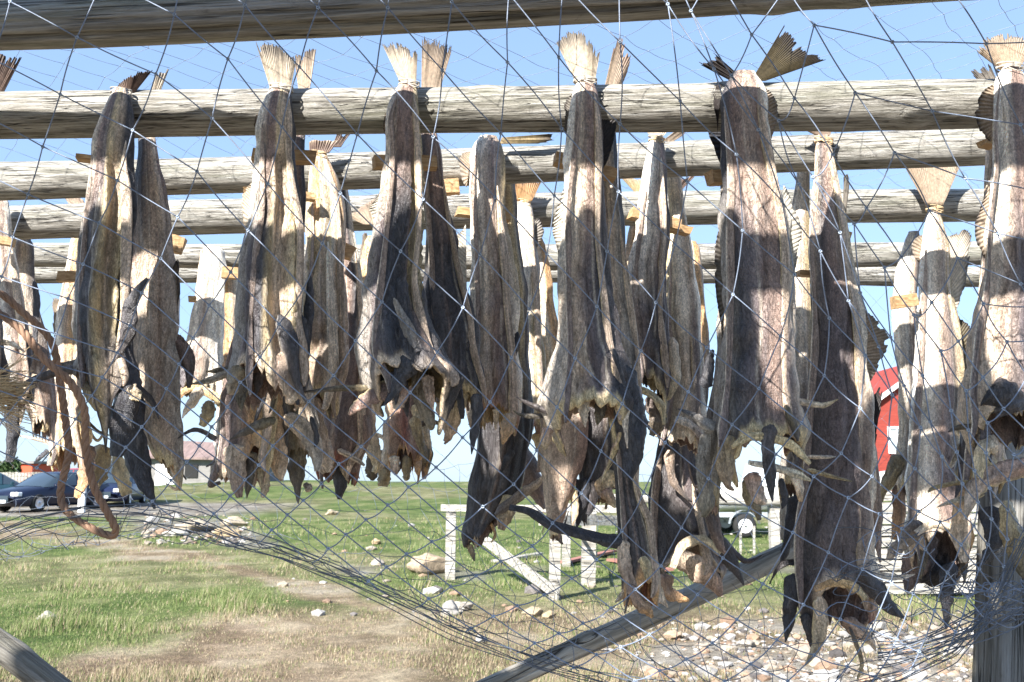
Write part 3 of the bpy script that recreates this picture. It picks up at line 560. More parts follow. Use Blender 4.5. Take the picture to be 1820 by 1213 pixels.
# --- H
fish('front fish at the right edge under a fanned tail', YF, [(118,1796,18),(150,1796,30),(230,1796,34),(300,1800,36),(400,1796,44),(500,1792,52),(600,1784,60),(690,1782,70),(750,1790,74)],
     [(-1,'white'),(-.5,'pale'),(-.1,'brown'),(.5,'brown'),(1,'pale')], bot=[(-1,'tan'),(-.4,'mid'),(.1,'plum'),(.7,'plum'),(1,'brown')], tb=.45, ext=[(-180,30),(-100,60),(-60,10),(-20,-20),(30,0),(90,60),(180,30)], rim='cream', icol=('char','brown'), rag=16,
     sheets=[tail([(1778,118),(1812,118)], [(1728,86),(1760,58),(1800,55),(1840,72)], YF, c0='tan', c1='grey', rays=20, rag=.2), dict(a=[(1766,150),(1762,250)], b=[(1754,145),(1744,200),(1752,260)], c0='tan', c1='dark', rays=12),
             dict(a=[(1758,330),(1756,460)], b=[(1748,350),(1742,400),(1746,470)], c0='tan', c1='dark', rays=12)],
     blades=[dict(p=[(1790,710,30),(1760,690,26),(1735,715,12),(1700,745,2)][::-1][2:]+[(1800,735,26)], c0='char', c1='dark', Y=YF-.06), dict(n='collar', p=[(1715,925,4),(1735,870,16),(1770,845,18),(1830,830,20)], c0='tan', c1='pink', Y=YF-.04, edge='cream'),
             dict(p=[(1730,860,14),(1712,900,16),(1706,950,14),(1715,1000,6)], c0='oran', c1='tan', Y=YF), dict(p=[(1790,890,22),(1800,940,22),(1812,1000,12),(1825,1030,3)], c0='gold', c1='olive', Y=YF-.02), dict(p=[(1775,790,18),(1750,800,14),(1738,850,8)], c0='tan', c1='cream', Y=YF-.05),
             dict(n='pectoral_fin', p=[(1760,865,4),(1710,858,5),(1660,868,4),(1650,876,1)], c0='gold', c1='olive', Y=YF-.02), dict(n='pectoral_fin', p=[(1750,880,4),(1700,890,5),(1665,902,1)], c0='gold', c1='tan', Y=YF-.03), dict(n='pectoral_fin', p=[(1745,757,4),(1705,760,5),(1685,768,1)], c0='olive', c1='dark', Y=YF-.03),
             dict(p=[(1760,900,20),(1770,960,18),(1750,1000,8)], c0='char', c1='char', Y=YF+.05)], tie=(1795,120,23,YF))
fish('brown back partner at the right edge with a frilled side', YB, [(160,1776,12),(300,1768,16),(420,1762,16),(540,1758,22),(640,1755,28),(740,1748,36),(840,1745,44)], [(-1,'tan'),(0,'brown'),(1,'pale')], bot=[(-1,'char'),(0,'mid'),(1,'tan')], rag=14,
     sheets=[tail([(1765,130),(1785,128)], [(1722,128),(1740,116),(1760,112)], YB, c0='grey', c1='dark', rays=8)], icol=('gold','oran'), rim='cream')
# ------------------------------------------------------------------ second pole
Z2, W2 = Y2-.09, Y2+.09
fish('cream fish with belly opened toward us, third gap from the left', Z2, [(270,567,10),(300,572,22),(350,576,32),(420,576,36),(500,576,38),(580,577,42),(650,578,45),(705,568,34)],
     [(-1,'tan'),(-.5,'cream'),(0,'tan'),(.35,'cream'),(.5,'white'),(.8,'oran'),(1,'tan')], bot=[(-1,'gold'),(0,'mid'),(.3,'pale'),(.6,'tan'),(1,'mid')], tb=.6, slit=(-22, 14, .28, .02, .28, 'oran'),
     sheets=[tail([(550,272),(585,272)], [(548,250),(572,246),(600,252)], Z2, c0='brown', c1='tan', rays=8)], blades=[dict(p=[(583,430,5),(587,540,7),(592,640,9),(580,715,8),(572,728,2)], c0='pale', c1='tan', Y=Z2-.05), dict(p=[(548,700,18),(560,760,20),(578,815,14),(584,840,4)], c0='mid', c1='tan', Y=Z2-.02)], tie=(567,274,12,Z2,STRAW))
fish('dark reddish back partner of the cream belly-open fish', W2, [(275,600,8),(340,605,14),(450,618,22),(540,622,24),(640,618,36),(720,610,46),(790,605,48),(825,595,36)], [(-1,'mid'),(0,'brown'),(.5,'char'),(1,'pale')], bot=[(-1,'brown'),(0,'plum'),(1,'brown')], tb=.6,
     rim='red', icol=('red','brown'), sheets=[tail([(590,262),(606,262)], [(600,236),(625,235)], W2, c0='brown', c1='dark', rays=6)],
     blades=[dict(p=[(608,790,14),(605,845,15),(603,888,4)], c0='char', c1='char'), dict(p=[(588,790,12),(578,830,14),(580,840,5)], c0='mid', c1='tan', Y=W2-.05), dict(n='pectoral_fin', p=[(600,800,5),(630,815,5),(648,828,2)], c0='tan', c1='grey', Y=W2-.06), dict(p=[(590,560,5),(596,640,6),(600,700,9),(608,750,3)], c0='olive', c1='olive', Y=W2-.05)])
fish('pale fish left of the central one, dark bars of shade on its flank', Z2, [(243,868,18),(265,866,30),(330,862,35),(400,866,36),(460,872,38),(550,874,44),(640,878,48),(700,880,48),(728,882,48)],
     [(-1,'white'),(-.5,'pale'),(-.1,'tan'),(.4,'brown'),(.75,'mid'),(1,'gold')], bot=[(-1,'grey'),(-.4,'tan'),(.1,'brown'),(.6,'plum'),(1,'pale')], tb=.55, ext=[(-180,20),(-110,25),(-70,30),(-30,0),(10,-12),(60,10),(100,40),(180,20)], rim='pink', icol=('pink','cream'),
     sheets=[tail([(892,245),(888,256)], [(985,238),(990,248),(960,258)], Z2+.02, c0='gold', c1='dark', rays=5), dict(a=[(838,270),(830,330)], b=[(830,265),(822,290),(826,340)], c0='tan', c1='grey', rays=10), dict(a=[(828,400),(830,540)], b=[(822,405),(808,450),(826,550)], c0='white', c1='grey', rays=14)],
     blades=[dict(p=[(905,735,12),(900,765,12),(893,790,2)], c0='tan', c1='oran', Y=Z2-.05), dict(n='pectoral_fin', p=[(920,590,4),(916,620,7),(905,650,5)], c0='char', c1='char', Y=Z2-.03)], tie=None)
fish('black-skinned partner hanging lowest left of centre, pale snout below', W2, [(300,898,14),(420,905,20),(520,908,26),(620,908,34),(700,904,46),(780,896,50),(850,884,46),(905,868,38),(950,850,28)],
     [(-1,'gold'),(0,'gold'),(.5,'cream'),(1,'dark')], bot=[(-1,'char'),(0,'dark'),(.5,'char'),(1,'char')], tb=.5, ext=[(-180,20),(-60,18),(0,0),(40,-30),(80,-60),(120,-20),(180,20)], rim='char', icol=('dark','brown'),
     blades=[dict(p=[(905,880,18),(898,915,16),(890,942,6)], c0='cream', c1='brown', Y=W2-.05), dict(n='pectoral_fin', p=[(880,915,8),(925,880,9),(955,860,7),(965,845,1)], c0='dark', c1='tan', Y=W2-.07), dict(p=[(835,968,6),(840,985,5),(843,998,1)], c0='gold', c1='char'), dict(p=[(872,930,3),(880,950,3),(873,965,1)], c0='oran', c1='gold'), dict(p=[(912,800,6),(900,820,7),(890,840,2)], c0='char', c1='char', Y=W2-.08)])
fish('slim fish right of centre, bright flank and golden lower edge', Z2, [(245,1166,12),(280,1166,18),(340,1163,24),(400,1158,32),(470,1150,38),(550,1150,40),(620,1155,40),(665,1160,40)],
     [(-1,'white'),(-.3,'pale'),(.1,'tan'),(.5,'brown'),(1,'dark')], bot=[(-1,'tan'),(-.3,'plum'),(.3,'dark'),(1,'plum')], tb=.55, ext=[(-180,20),(-100,0),(-50,-5),(0,15),(50,60),(90,80),(180,20)], rim='cream', icol=('mid','gold'),
     sheets=[tail([(1158,245),(1176,246)], [(1144,228),(1165,222),(1188,230)], Z2, c0='pale', c1='tan', rays=9)], blades=[dict(p=[(1160,700,16),(1170,745,16),(1158,775,5)], c0='plum', c1='olive', Y=Z2), dict(n='collar', p=[(1130,690,5),(1155,700,7),(1175,722,8),(1180,755,3)], c0='cream', c1='cream', Y=Z2-.06, curl=.1), dict(p=[(1195,600,10),(1200,660,12),(1190,700,8),(1183,712,2)], c0='tan', c1='cream', Y=Z2-.02),
             dict(p=[(1135,745,8),(1138,780,5),(1133,805,2)], c0='tan', c1='gold', Y=Z2-.02)], tie=(1167,248,13,Z2,STRAW))
fish('back partner of the slim fish, pale strip with a hooked rim', W2, [(255,1192,10),(360,1200,14),(460,1208,24),(560,1212,32),(640,1216,34),(720,1214,36),(770,1212,42)], [(-1,'cream'),(0,'pale'),(.5,'tan'),(1,'white')], bot=[(-1,'olive'),(0,'tan'),(.5,'plum'),(1,'white')], tb=.6, ext=[(-180,20),(-60,0),(0,10),(60,30),(90,40),(180,20)], rim='pale', icol=('plum','pink'),
     sheets=[tail([(1178,250),(1192,255)], [(1205,228),(1222,224),(1215,240)], W2, c0='tan', c1='brown', rays=9)], blades=[dict(n='collar', p=[(1200,745,6),(1225,755,8),(1245,775,7),(1258,795,2)], c0='pale', c1='pink', Y=W2-.06, curl=.1)])
fish('huge black fish lowest at the centre right, jaws open over the slanting log', W2+.12, [(720,1205,30),(800,1205,40),(860,1202,50),(920,1206,58),(970,1214,66),(1005,1218,70)], [(-1,'char'),(-.2,'dark'),(.4,'plum'),(.8,'char'),(1,'pale')], bot=[(-1,'char'),(.5,'dark'),(1,'brown')], tb=.7,
     ext=[(-180,-20),(-110,40),(-70,70),(-30,-10),(0,-40),(40,-20),(80,30),(110,20),(180,-20)], rim='tan', icol=('grey','pink'), sheets=[],
     blades=[dict(n='pectoral_fin', p=[(1265,945,14),(1290,985,14),(1310,1015,9),(1322,1040,2)], c0='dark', c1='dark', Y=W2+.03), dict(p=[(1200,990,18),(1240,1010,24),(1268,1035,16),(1282,1060,4)], c0='tan', c1='pink', Y=W2+.06),
             dict(p=[(1180,1020,16),(1185,1050,14),(1205,1062,10),(1225,1068,3)], c0='brown', c1='oran', Y=W2+.04), dict(n='collar', p=[(1195,1010,6),(1215,970,9),(1250,960,8),(1280,985,5)], c0='tan', c1='cream', Y=W2+.0, curl=.1), dict(p=[(1190,800,10),(1195,850,8),(1215,880,4),(1230,893,1)], c0='mid', c1='char', Y=W2+.03)])
fish('longest fish, reddish brown back on the second pole with a gaping pink mouth', Z2, [(240,1462,11),(270,1464,16),(330,1470,24),(400,1474,34),(460,1478,40),(540,1488,46),(620,1492,52),(720,1492,56),(820,1488,64),(920,1486,70),(990,1486,74),(1045,1488,74)],
     [(-1,'tan'),(-.6,'dark'),(-.2,'brown'),(.3,'mid'),(.7,'tan'),(1,'cream')], bot=[(-1,'dark'),(-.3,'plum'),(.3,'plum'),(.7,'mid'),(.85,'pale'),(1,'tan')], tb=.3,
     ext=[(-180,60),(-120,80),(-85,95),(-62,60),(-35,0),(-5,-8),(30,0),(60,20),(90,60),(130,70),(180,60)], rim='tan', icol=('pink','plum'), flat=.5, flare=.04, open_t=.7,
     sheets=[tail([(1448,240),(1474,242)], [(1418,225),(1446,205),(1486,225)], Z2, c0='mid', c1='brown', rays=12), dict(a=[(1500,320),(1496,440)], b=[(1500,305),(1506,340),(1498,440)], c0='grey', c1='dark', rays=12), dict(a=[(1515,540),(1538,690)], b=[(1520,528),(1563,605),(1540,700)], c0='tan', c1='grey', rays=22, stripe=.55, Y=Z2+.02), dict(a=[(1532,705),(1540,860)], b=[(1546,700),(1560,720),(1548,850)], c0='dark', c1='dark', rays=14, Y=Z2+.05)],
     blades=[dict(n='pectoral_fin', p=[(1525,1015,14),(1555,1045,17),(1585,1080,12),(1612,1102,1)], c0='dark', c1='char', Y=Z2-.10), dict(p=[(1415,1020,16),(1408,1070,16),(1402,1110,11),(1396,1142,1)], c0='char', c1='char', Y=Z2-.02), dict(p=[(1432,1090,10),(1440,1130,9),(1448,1160,2)], c0='char', c1='dark', Y=Z2-.02),
             dict(p=[(1458,1060,14),(1460,1110,14),(1450,1155,8),(1432,1182,2)], c0='tan', c1='gold', Y=Z2-.05, edge='cream'), dict(p=[(1500,1100,14),(1530,1125,13),(1548,1140,7),(1557,1158,1)], c0='brown', c1='tan', Y=Z2-.04), dict(p=[(1510,1115,4),(1524,1150,4),(1532,1180,4),(1524,1208,2)], c0='dark', c1='gold', Y=Z2-.05, curl=.1),
             dict(p=[(1545,1050,10),(1552,1085,11),(1548,1110,5)], c0='tan', c1='red', Y=Z2-.03), dict(n='collar', p=[(1448,1048,5),(1480,1036,7),(1515,1042,8),(1540,1065,5)], c0='oran', c1='cream', Y=Z2-.115, curl=.1), dict(p=[(1545,760,8),(1555,870,12),(1560,950,9),(1565,1000,3)], c0='mid', c1='brown', Y=Z2+.03)], tie=(1464,250,15,Z2,STRAW))
fish('pale pinkish partner beside the longest fish, with a yellow seam', W2, [(262,1430,10),(340,1426,14),(420,1418,24),(500,1415,28),(600,1416,30),(700,1418,30),(800,1416,26),(860,1405,20)], [(-1,'white'),(0,'pale'),(.4,'tan'),(.7,'gold'),(1,'gold')], bot=[(-1,'grey'),(.3,'plum'),(.6,'gold'),(1,'char')], tb=.62,
     sheets=[tail([(1432,262),(1450,262)], [(1480,235),(1500,238)], W2, c0='brown', c1='dark', rays=6), dict(a=[(1400,420),(1396,560)], b=[(1396,400),(1386,440),(1392,560)], c0='grey', c1='dark', rays=9)], blades=[dict(p=[(1418,880,16),(1410,930,16),(1398,975,10),(1386,1008,2)], c0='char', c1='char', Y=W2-.04), dict(p=[(1405,890,10),(1395,900,8),(1390,960,3)], c0='white', c1='grey', Y=W2)])
# ------------------------------------------------------------------ third pole
Z3, W3 = Y3-.10, Y3+.10
fish('fish with a big fanned tail tied over the third pole, right of centre', Z3, [(372,1660,10),(400,1660,16),(440,1662,26),(500,1662,28),(560,1665,34),(640,1668,44),(740,1664,50),(840,1660,52),(920,1664,58),(955,1666,60)],
     [(-1,'white'),(-.5,'pale'),(-.1,'tan'),(.3,'mid'),(.6,'tan'),(.85,'gold'),(1,'tan')], bot=[(-1,'white'),(-.6,'pale'),(-.1,'brown'),(.4,'plum'),(.7,'gold'),(1,'oran')], tb=.4, ext=[(-180,30),(-110,60),(-80,50),(-40,0),(0,-15),(40,0),(80,70),(110,80),(180,30)], rim='tan', icol=('char','brown'), rag=14,
     sheets=[tail([(1646,365),(1676,365)], [(1602,282),(1655,262),(1712,278)], Z3-.01, c0='tan', c1='tan', rays=24, rag=.05, stripe=.35), dict(a=[(1684,420),(1692,560)], b=[(1694,408),(1716,440),(1706,560)], c0='pale', c1='dark', rays=18), dict(a=[(1640,420),(1636,470)], b=[(1636,415),(1626,440),(1630,470)], c0='tan', c1='grey', rays=7),
             dict(a=[(1700,560),(1712,760)], b=[(1706,550),(1735,640),(1722,780)], c0='olive', c1='dark', rays=22, Y=Z3+.05)],
     blades=[dict(n='pectoral_fin', p=[(1640,930,22),(1612,960,16),(1590,980,10),(1575,996,2)], c0='dark', c1='tan', Y=Z3-.1), dict(p=[(1640,985,26),(1625,1015,20),(1615,1045,8),(1614,1055,2)], c0='brown', c1='char', Y=Z3), dict(n='pectoral_fin', p=[(1692,1000,16),(1686,1050,15),(1684,1090,10),(1682,1118,2)], c0='char', c1='char', Y=Z3-.05),
             dict(n='collar', p=[(1628,948,6),(1660,932,8),(1700,945,9),(1722,975,5)], c0='tan', c1='cream', Y=Z3-.13, curl=.1), dict(p=[(1650,1000,30),(1665,1020,28),(1680,1035,16)], c0='char', c1='char', Y=Z3+.03)], tie=(1661,371,14,Z3,STRAW))
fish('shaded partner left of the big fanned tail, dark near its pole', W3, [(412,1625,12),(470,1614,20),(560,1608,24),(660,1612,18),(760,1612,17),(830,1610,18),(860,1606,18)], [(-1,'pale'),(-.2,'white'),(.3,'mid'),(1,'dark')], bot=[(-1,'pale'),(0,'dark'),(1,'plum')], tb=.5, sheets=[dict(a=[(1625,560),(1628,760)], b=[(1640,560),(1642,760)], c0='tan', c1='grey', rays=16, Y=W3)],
     blades=[dict(p=[(1602,810,16),(1588,840,13),(1568,880,9),(1558,905,4)], c0='olive', c1='gold', Y=W3-.06), dict(p=[(1596,860,12),(1600,920,14),(1590,960,5)], c0='brown', c1='oran', Y=W3)])
fish('short pale fish right of the brown striped tail, lower edge ragged and cream', Z3, [(358,932,10),(385,931,20),(440,930,26),(520,934,28),(600,938,32),(690,944,30),(745,946,30)], [(-1,'tan'),(-.4,'pale'),(.2,'white'),(.6,'tan'),(1,'grey')], bot=[(-1,'cream'),(-.2,'white'),(.4,'cream'),(1,'gold')], tb=.5, ext=[(-180,10),(-60,0),(0,10),(60,35),(180,10)], rim='pink', icol=('pale','pink'),
     sheets=[tail([(918,358),(945,358)], [(905,322),(930,318),(962,322)], Z3, c0='oran', c1='brown', rays=12), dict(a=[(950,390),(952,440)], b=[(958,380),(962,440)], c0='grey', c1='dark', rays=8)], tie=(932,360,10,Z3,STRAW),
     blades=[dict(p=[(950,770,12),(965,800,10),(960,840,6)], c0='cream', c1='brown', Y=Z3+.02), dict(p=[(925,790,16),(940,840,20),(958,880,14),(968,905,4)], c0='dark', c1='brown', Y=Z3+.05)])
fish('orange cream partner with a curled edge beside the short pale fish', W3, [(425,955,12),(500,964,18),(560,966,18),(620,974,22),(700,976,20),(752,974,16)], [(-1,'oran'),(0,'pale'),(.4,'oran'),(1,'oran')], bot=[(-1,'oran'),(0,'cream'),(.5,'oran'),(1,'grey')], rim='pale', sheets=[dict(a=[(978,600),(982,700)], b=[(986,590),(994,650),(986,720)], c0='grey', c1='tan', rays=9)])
fish('thin orange fish deep in the rack, left of the third front fish', Z3, [(420,662,10),(450,660,18),(520,658,20),(600,655,20),(680,650,22),(740,645,18)], [(-1,'cream'),(-.4,'oran'),(.3,'tan'),(.7,'pale'),(1,'pale')], bot=[(-1,'mid'),(0,'oran'),(1,'pale')], rim='tan',
     sheets=[tail([(648,400),(668,400)], [(604,378),(628,372),(664,352)], Z3+.01, c0='tan', c1='mid', rays=6, rag=.05), dict(a=[(650,430),(648,520)], b=[(658,410),(644,440),(644,520)], c0='tan', c1='grey', rays=10)], blades=[dict(p=[(645,730,20),(655,780,16),(668,820,10),(665,840,5)], c0='tan', c1='cream', Y=Z3-.02)])
fish('ragged reddish fish with many flaps below the third front fish', Z3+.05, [(560,715,26),(640,718,34),(720,722,40),(775,722,40),(808,722,40)], [(-1,'tan'),(-.3,'mid'),(.3,'brown'),(1,'olive')], bot=[(-1,'tan'),(0,'red'),(.5,'brown'),(1,'olive')], fold=1.8, rag=18, rim='oran', icol=('red','brown'),
     blades=[dict(p=[(700,810,9),(702,835,8),(703,845,2)], c0='pale', c1='pink', Y=Z3), dict(p=[(722,810,9),(722,845,8),(720,855,2)], c0='olive', c1='gold', Y=Z3), dict(p=[(742,800,9),(742,830,8),(743,845,2)], c0='brown', c1='oran', Y=Z3), dict(p=[(680,800,14),(682,845,14),(680,865,9)], c0='olive', c1='gold', Y=Z3+.08),
             dict(n='pectoral_fin', p=[(735,740,10),(745,780,9),(758,822,2)], c0='gold', c1='olive', Y=Z3-.05), dict(n='pectoral_fin', p=[(735,765,5),(760,750,5),(790,755,2)], c0='dark', c1='olive', Y=Z3-.03), dict(p=[(735,720,10),(755,770,9),(764,798,2)], c0='cream', c1='tan', Y=Z3), dict(p=[(665,790,9),(660,840,12),(655,850,6)], c0='dark', c1='olive', Y=Z3+.1)])
fish('orange-edged fish behind the slim one right of centre', Z3, [(430,1225,16),(500,1230,24),(600,1236,26),(700,1238,24),(760,1236,22),(800,1232,20)], [(-1,'white'),(-.2,'pale'),(.3,'oran'),(.7,'oran'),(1,'grey')], bot=[(-1,'brown'),(0,'brown'),(.3,'white'),(1,'dark')], rim='pale')
fish('broad pale fin showing between two poles right of centre', W3, [(345,1140,8),(420,1130,14),(520,1120,16),(620,1118,16)], [(-1,'tan'),(0,'oran'),(1,'pale')], sheets=[tail([(1135,350),(1148,352)], [(1102,312),(1142,318)], W3, c0='cream', c1='tan', rays=8, rag=.02), tail([(1190,350),(1200,350)], [(1208,318),(1238,312)], W3, c0='brown', c1='brown', rays=8, rag=.05)])
# --- left edge
fish('brown fish cut by the left edge of the photo, pale front side', Z3, [(350,0,14),(430,4,20),(520,10,32),(620,16,40),(690,20,42)], [(-1,'pale'),(0,'tan'),(.5,'brown'),(1,'pale')], bot=[(-1,'pale'),(.2,'white'),(.7,'brown'),(1,'dark')], tb=.55, rim='char', blades=[dict(p=[(18,720,14),(20,770,12),(16,822,7)], c0='char', c1='char', Y=Z3), dict(p=[(60,500,4),(64,540,6),(60,620,6)], c0='dark', c1='char', Y=Z3-.05)])
fish('brown fish second from the left edge with a hooked lower tip', W3, [(425,42,16),(500,44,22),(580,48,28),(660,60,32),(720,68,28),(752,76,16)], [(-1,'pale'),(-.4,'brown'),(.2,'tan'),(1,'dark')], bot=[(-1,'dark'),(0,'mid'),(1,'brown')], rim='tan', sheets=[dict(a=[(35,600),(40,650)], b=[(52,580),(56,650)], c0='tan', c1='dark', rays=9, Y=W3-.06)],
     blades=[dict(p=[(78,735,9),(80,755,8),(76,768,4)], c0='brown', c1='cream'), dict(n='pectoral_fin', p=[(38,720,8),(35,745,5),(32,760,2)], c0='dark', c1='tan', Y=W3-.04)])
fish('small tail and stub above the nearest pole at the left edge', YF+.02, [(150,-42,10),(200,-45,26),(300,-48,34),(450,-50,40),(600,-50,50),(660,-50,50)], [(-1,'tan'),(0,'brown'),(1,'dark')], sheets=[tail([(-28,172),(8,172)], [(-10,92),(20,94),(42,96)], YF+.05, c0='brown', c1='dark', rays=12)])
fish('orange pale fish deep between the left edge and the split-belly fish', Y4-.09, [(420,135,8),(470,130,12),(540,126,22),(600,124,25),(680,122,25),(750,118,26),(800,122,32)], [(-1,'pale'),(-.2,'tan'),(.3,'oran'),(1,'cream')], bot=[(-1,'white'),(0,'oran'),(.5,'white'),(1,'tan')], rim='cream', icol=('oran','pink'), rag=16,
     sheets=[tail([(146,395),(158,385)], [(112,346),(128,346),(152,362)], Y4, c0='tan', c1='mid', rays=5, rag=.05), dict(a=[(112,540),(108,640)], b=[(112,530),(98,555),(104,650)], c0='tan', c1='grey', rays=12)],
     blades=[dict(p=[(100,780,10),(92,810,10),(85,828,3)], c0='grey', c1='grey'), dict(n='pectoral_fin', p=[(98,790,5),(70,782,4),(35,775,1)], c0='grey', c1='tan'), dict(n='pectoral_fin', p=[(85,800,5),(72,812,5),(63,820,2)], c0='char', c1='char'), dict(p=[(150,790,20),(150,840,18),(135,885,8)], c0='brown', c1='oran'), dict(p=[(180,790,18),(172,840,18),(165,870,7)], c0='gold', c1='olive', Y=Y4),
             dict(p=[(205,800,10),(215,850,14),(225,880,10)], c0='cream', c1='gold', Y=Y4+.05), dict(p=[(140,720,14),(150,770,14),(152,800,8)], c0='cream', c1='oran', Y=Y4-.12)])
fish('pinkish white fish in the gap left of the second front fish', Y4-.09, [(440,378,20),(490,376,26),(540,372,30),(590,368,33),(640,360,36),(684,352,38)], [(-1,'tan'),(-.5,'pale'),(0,'mid'),(.4,'white'),(1,'white')], bot=[(-1,'char'),(-.2,'plum'),(.3,'mid'),(1,'white')], tb=.75, ext=[(-180,15),(-90,20),(0,-5),(60,25),(90,30),(180,15)], rim='cream', icol=('gold','brown'),
     blades=[dict(n='collar', p=[(315,705,6),(340,690,6),(370,698,9),(392,715,8)], c0='oran', c1='cream', Y=Y4-.16), dict(n='pectoral_fin', p=[(358,690,8),(342,712,9),(330,730,5),(324,744,1)], c0='tan', c1='pale', Y=Y4-.2), dict(p=[(372,712,9),(368,735,12),(358,758,6)], c0='olive', c1='gold', Y=Y4-.17), dict(p=[(388,705,10),(398,725,10),(405,745,6)], c0='gold', c1='cream', Y=Y4-.14)])
fish('orange partner in the gap left of the second front fish', Y4+.09, [(450,404,12),(520,408,16),(600,410,18),(700,406,20),(780,400,20),(820,398,14)], [(-1,'oran'),(0,'oran'),(.6,'tan'),(1,'white')], bot=[(-1,'white'),(0,'brown'),(.7,'pale'),(1,'grey')], rim='cream')
# ------------------------------------------------------------------ wooden sticks that spread the fish
def stick(x, y, L, th, Y, ang, label, deep=.03, yaw=.25):
    c = P(x, y, Y); s = Y/FPX; b = MB(); n = 9
    xs = np.linspace(-L*s/2, L*s/2, n); V = []
    for i, xx in enumerate(xs):
        for (a, d) in ((-1, -1), (1, -1), (1, 1), (-1, 1)):
            j = .10*(hsh(i, a*3.+d, x)-.5); e = .004*(hsh(i, a+d*2., x+3)-.5) if i in (0, n-1) else 0
            V.append((xx+e*2, a*deep/2*(1+j), d*th*s/2*(1+j)))
    V = np.array(V); ca, sa = math.cos(-ang), math.sin(-ang); W = V.copy(); W[:, 0] = V[:, 0]*ca-V[:, 2]*sa; W[:, 2] = V[:, 0]*sa+V[:, 2]*ca
    cy, sy = math.cos(yaw), math.sin(yaw); U = W.copy(); U[:, 0] = W[:, 0]*cy-W[:, 1]*sy; U[:, 1] = W[:, 0]*sy+W[:, 1]*cy
    F = grid(n, 4, True)+[(3, 2, 1, 0), tuple((n-1)*4+j for j in range(4))]
    o = mesh('spreader_stick', U+c, F, STICK, None, c, smooth=False)
    return tag(o, label, 'stick', 'raw wooden sticks spreading the fish')
for a in [(188,287,96,9,1.93,R(3),'thin stick behind the split-belly fish, only its ends showing'),
          (138,492,66,18,3.0,R(-4),'orange stick just above the shaded deep fish near the left edge'),
          (273,410,58,26,2.22,R(18),'pale yellow block sticking out right of the split-belly fish'),
          (303,432,46,30,2.3,R(14),'orange rough-ended block touching the pale yellow one'),
          (505,279,112,21,1.945,R(-3),'stick through the second front fish, square end at its right'),
          (546,350,26,12,2.2,R(5),'small brown stick end between the second front fish and the cream one'),
          (608,444,44,24,2.36,R(22),'orange stick end right of the cream belly-open fish'),
          (655,500,30,14,2.75,R(-20),'orange block lit by sun on the thin deep fish'),
          (721,290,118,22,1.93,R(-4),'stick through the third front fish, both ends showing'),
          (800,333,32,26,2.3,R(-8),'greyish square stick end against the sky'),
          (858,382,98,14,2.32,R(3),'stick through the pale fish left of the central one'),
          (1040,298,122,20,1.93,R(11),'long stick sloping behind the central fish'),
          (1163,390,96,20,2.27,R(11),'upper of two crossing sticks on the slim fish right of centre'),
          (1188,404,84,14,2.32,R(9),'lower of two crossing sticks on the slim fish right of centre'),
          (1272,317,28,24,1.93,R(-4),'pale stick end left of the widest fish'),
          (1432,487,36,9,2.3,R(0),'dark stick between the widest and the longest fish'),
          (1497,420,24,14,2.36,R(6),'small orange stick end right of the longest fish'),
          (1606,536,46,22,2.62,R(-9),'orange stick on the shaded partner of the fanned-tail fish'),
          (1756,257,26,9,1.93,R(6),'thin stick end left of the fish at the right edge'),
          (412,486,36,20,3.05,R(1),'orange stick joining the pinkish white fish and its orange partner'),
          (341,532,14,9,3.0,R(0),'tiny stick end floating left of the pinkish white fish'),
          (1237,562,16,6,2.7,R(0),'tiny stick end right of the orange-edged fish'),
          (3,428,46,14,2.6,R(8),'orange stick end on the fish cut by the left edge'),
          (448,340,14,30,1.9,R(80),'short stub left of the second front fish under the pole')]: stick(*a)
# ------------------------------------------------------------------ upper tier fish behind the camera (plain copies, they shade the front row)
def dup(root, loc, label, group):
    r = root.copy(); COL.objects.link(r); r.location = loc; r['label'] = label; r['group'] = group
    for ch in list(root.children):
        if ch.name.split('.')[0] in ('body',): c = ch.copy(); COL.objects.link(c); c.parent = r
    return r
allfish = [o for o in bpy.data.objects if o.name.startswith('dried_cod')]
bigs = [allfish[i] for i in (1, 2, 5, 6)]
def upper_row(y, z, x0, x1, dx, seed):
    upper(y, z, seed); i = 0; x = x0
    while x < x1:
        s = bigs[int(hsh(i, seed, 3)*len(bigs)) % len(bigs)]
        for q in (-.09, .09):
            dup(s, (x+q*.7+.03*hsh(i, q, seed), y+q, EYE+z+.03), 'dried cod hanging from the upper tier behind the viewer', 'dried cod on the upper tier behind the camera')
        i += 1; x += dx*(.85+.3*hsh(i, 5., seed))
upper_row(.76, 1.352, -2.0, 1.45, .16, 2.0)
upper_row(.26, 1.40, -2.2, 1.1, .16, 5.0)
upper(.76, 1.64, 9.0)  # unseen bare pole, added so its shadow darkens the top beam

# ------------------------------------------------------------------ the net in front of the fish
KN = {}
def kn(j, i0, pts):
    for q, p in enumerate(pts):
        if p: KN[(i0+q, j)] = p
kn(0, 0, [(137,67),(277,132),(377,211),(476,327),(573,433),(679,537),(777,626),(871,715),(954,801),(1033,877),(1105,944),(1175,1006),(1240,1057)])
kn(-1, 1, [(310,26),(405,105),(501,226),(605,344),(712,447),(823,547),(909,636),(990,724),(1068,802),(1144,875),(1211,938),(1285,992),(1356,1038),(1428,1075)])
kn(-2, 4, [(635,239),(752,355),(853,453),(941,550),(1022,637),(1106,718),(1182,787),(1259,851),(1332,903),(1409,947),(1472,982),(1533,1012),(1584,1035)])
KN[(3,-2)] = (532,119)
kn(-3, 4, [(669,126),(770,244),(880,351),(972,452),(1061,545),(1139,624),(1223,697),(1301,755),(1379,808),(1446,847),(1508,885),(1563,914),(1603,940)])
kn(-4, 5, [(786,125),(890,237),(985,348),(1079,447),(1166,538),(1256,618),(1349,691),(1425,752),(1495,806),(1550,847),(1592,883),(1632,909),(1671,928)])
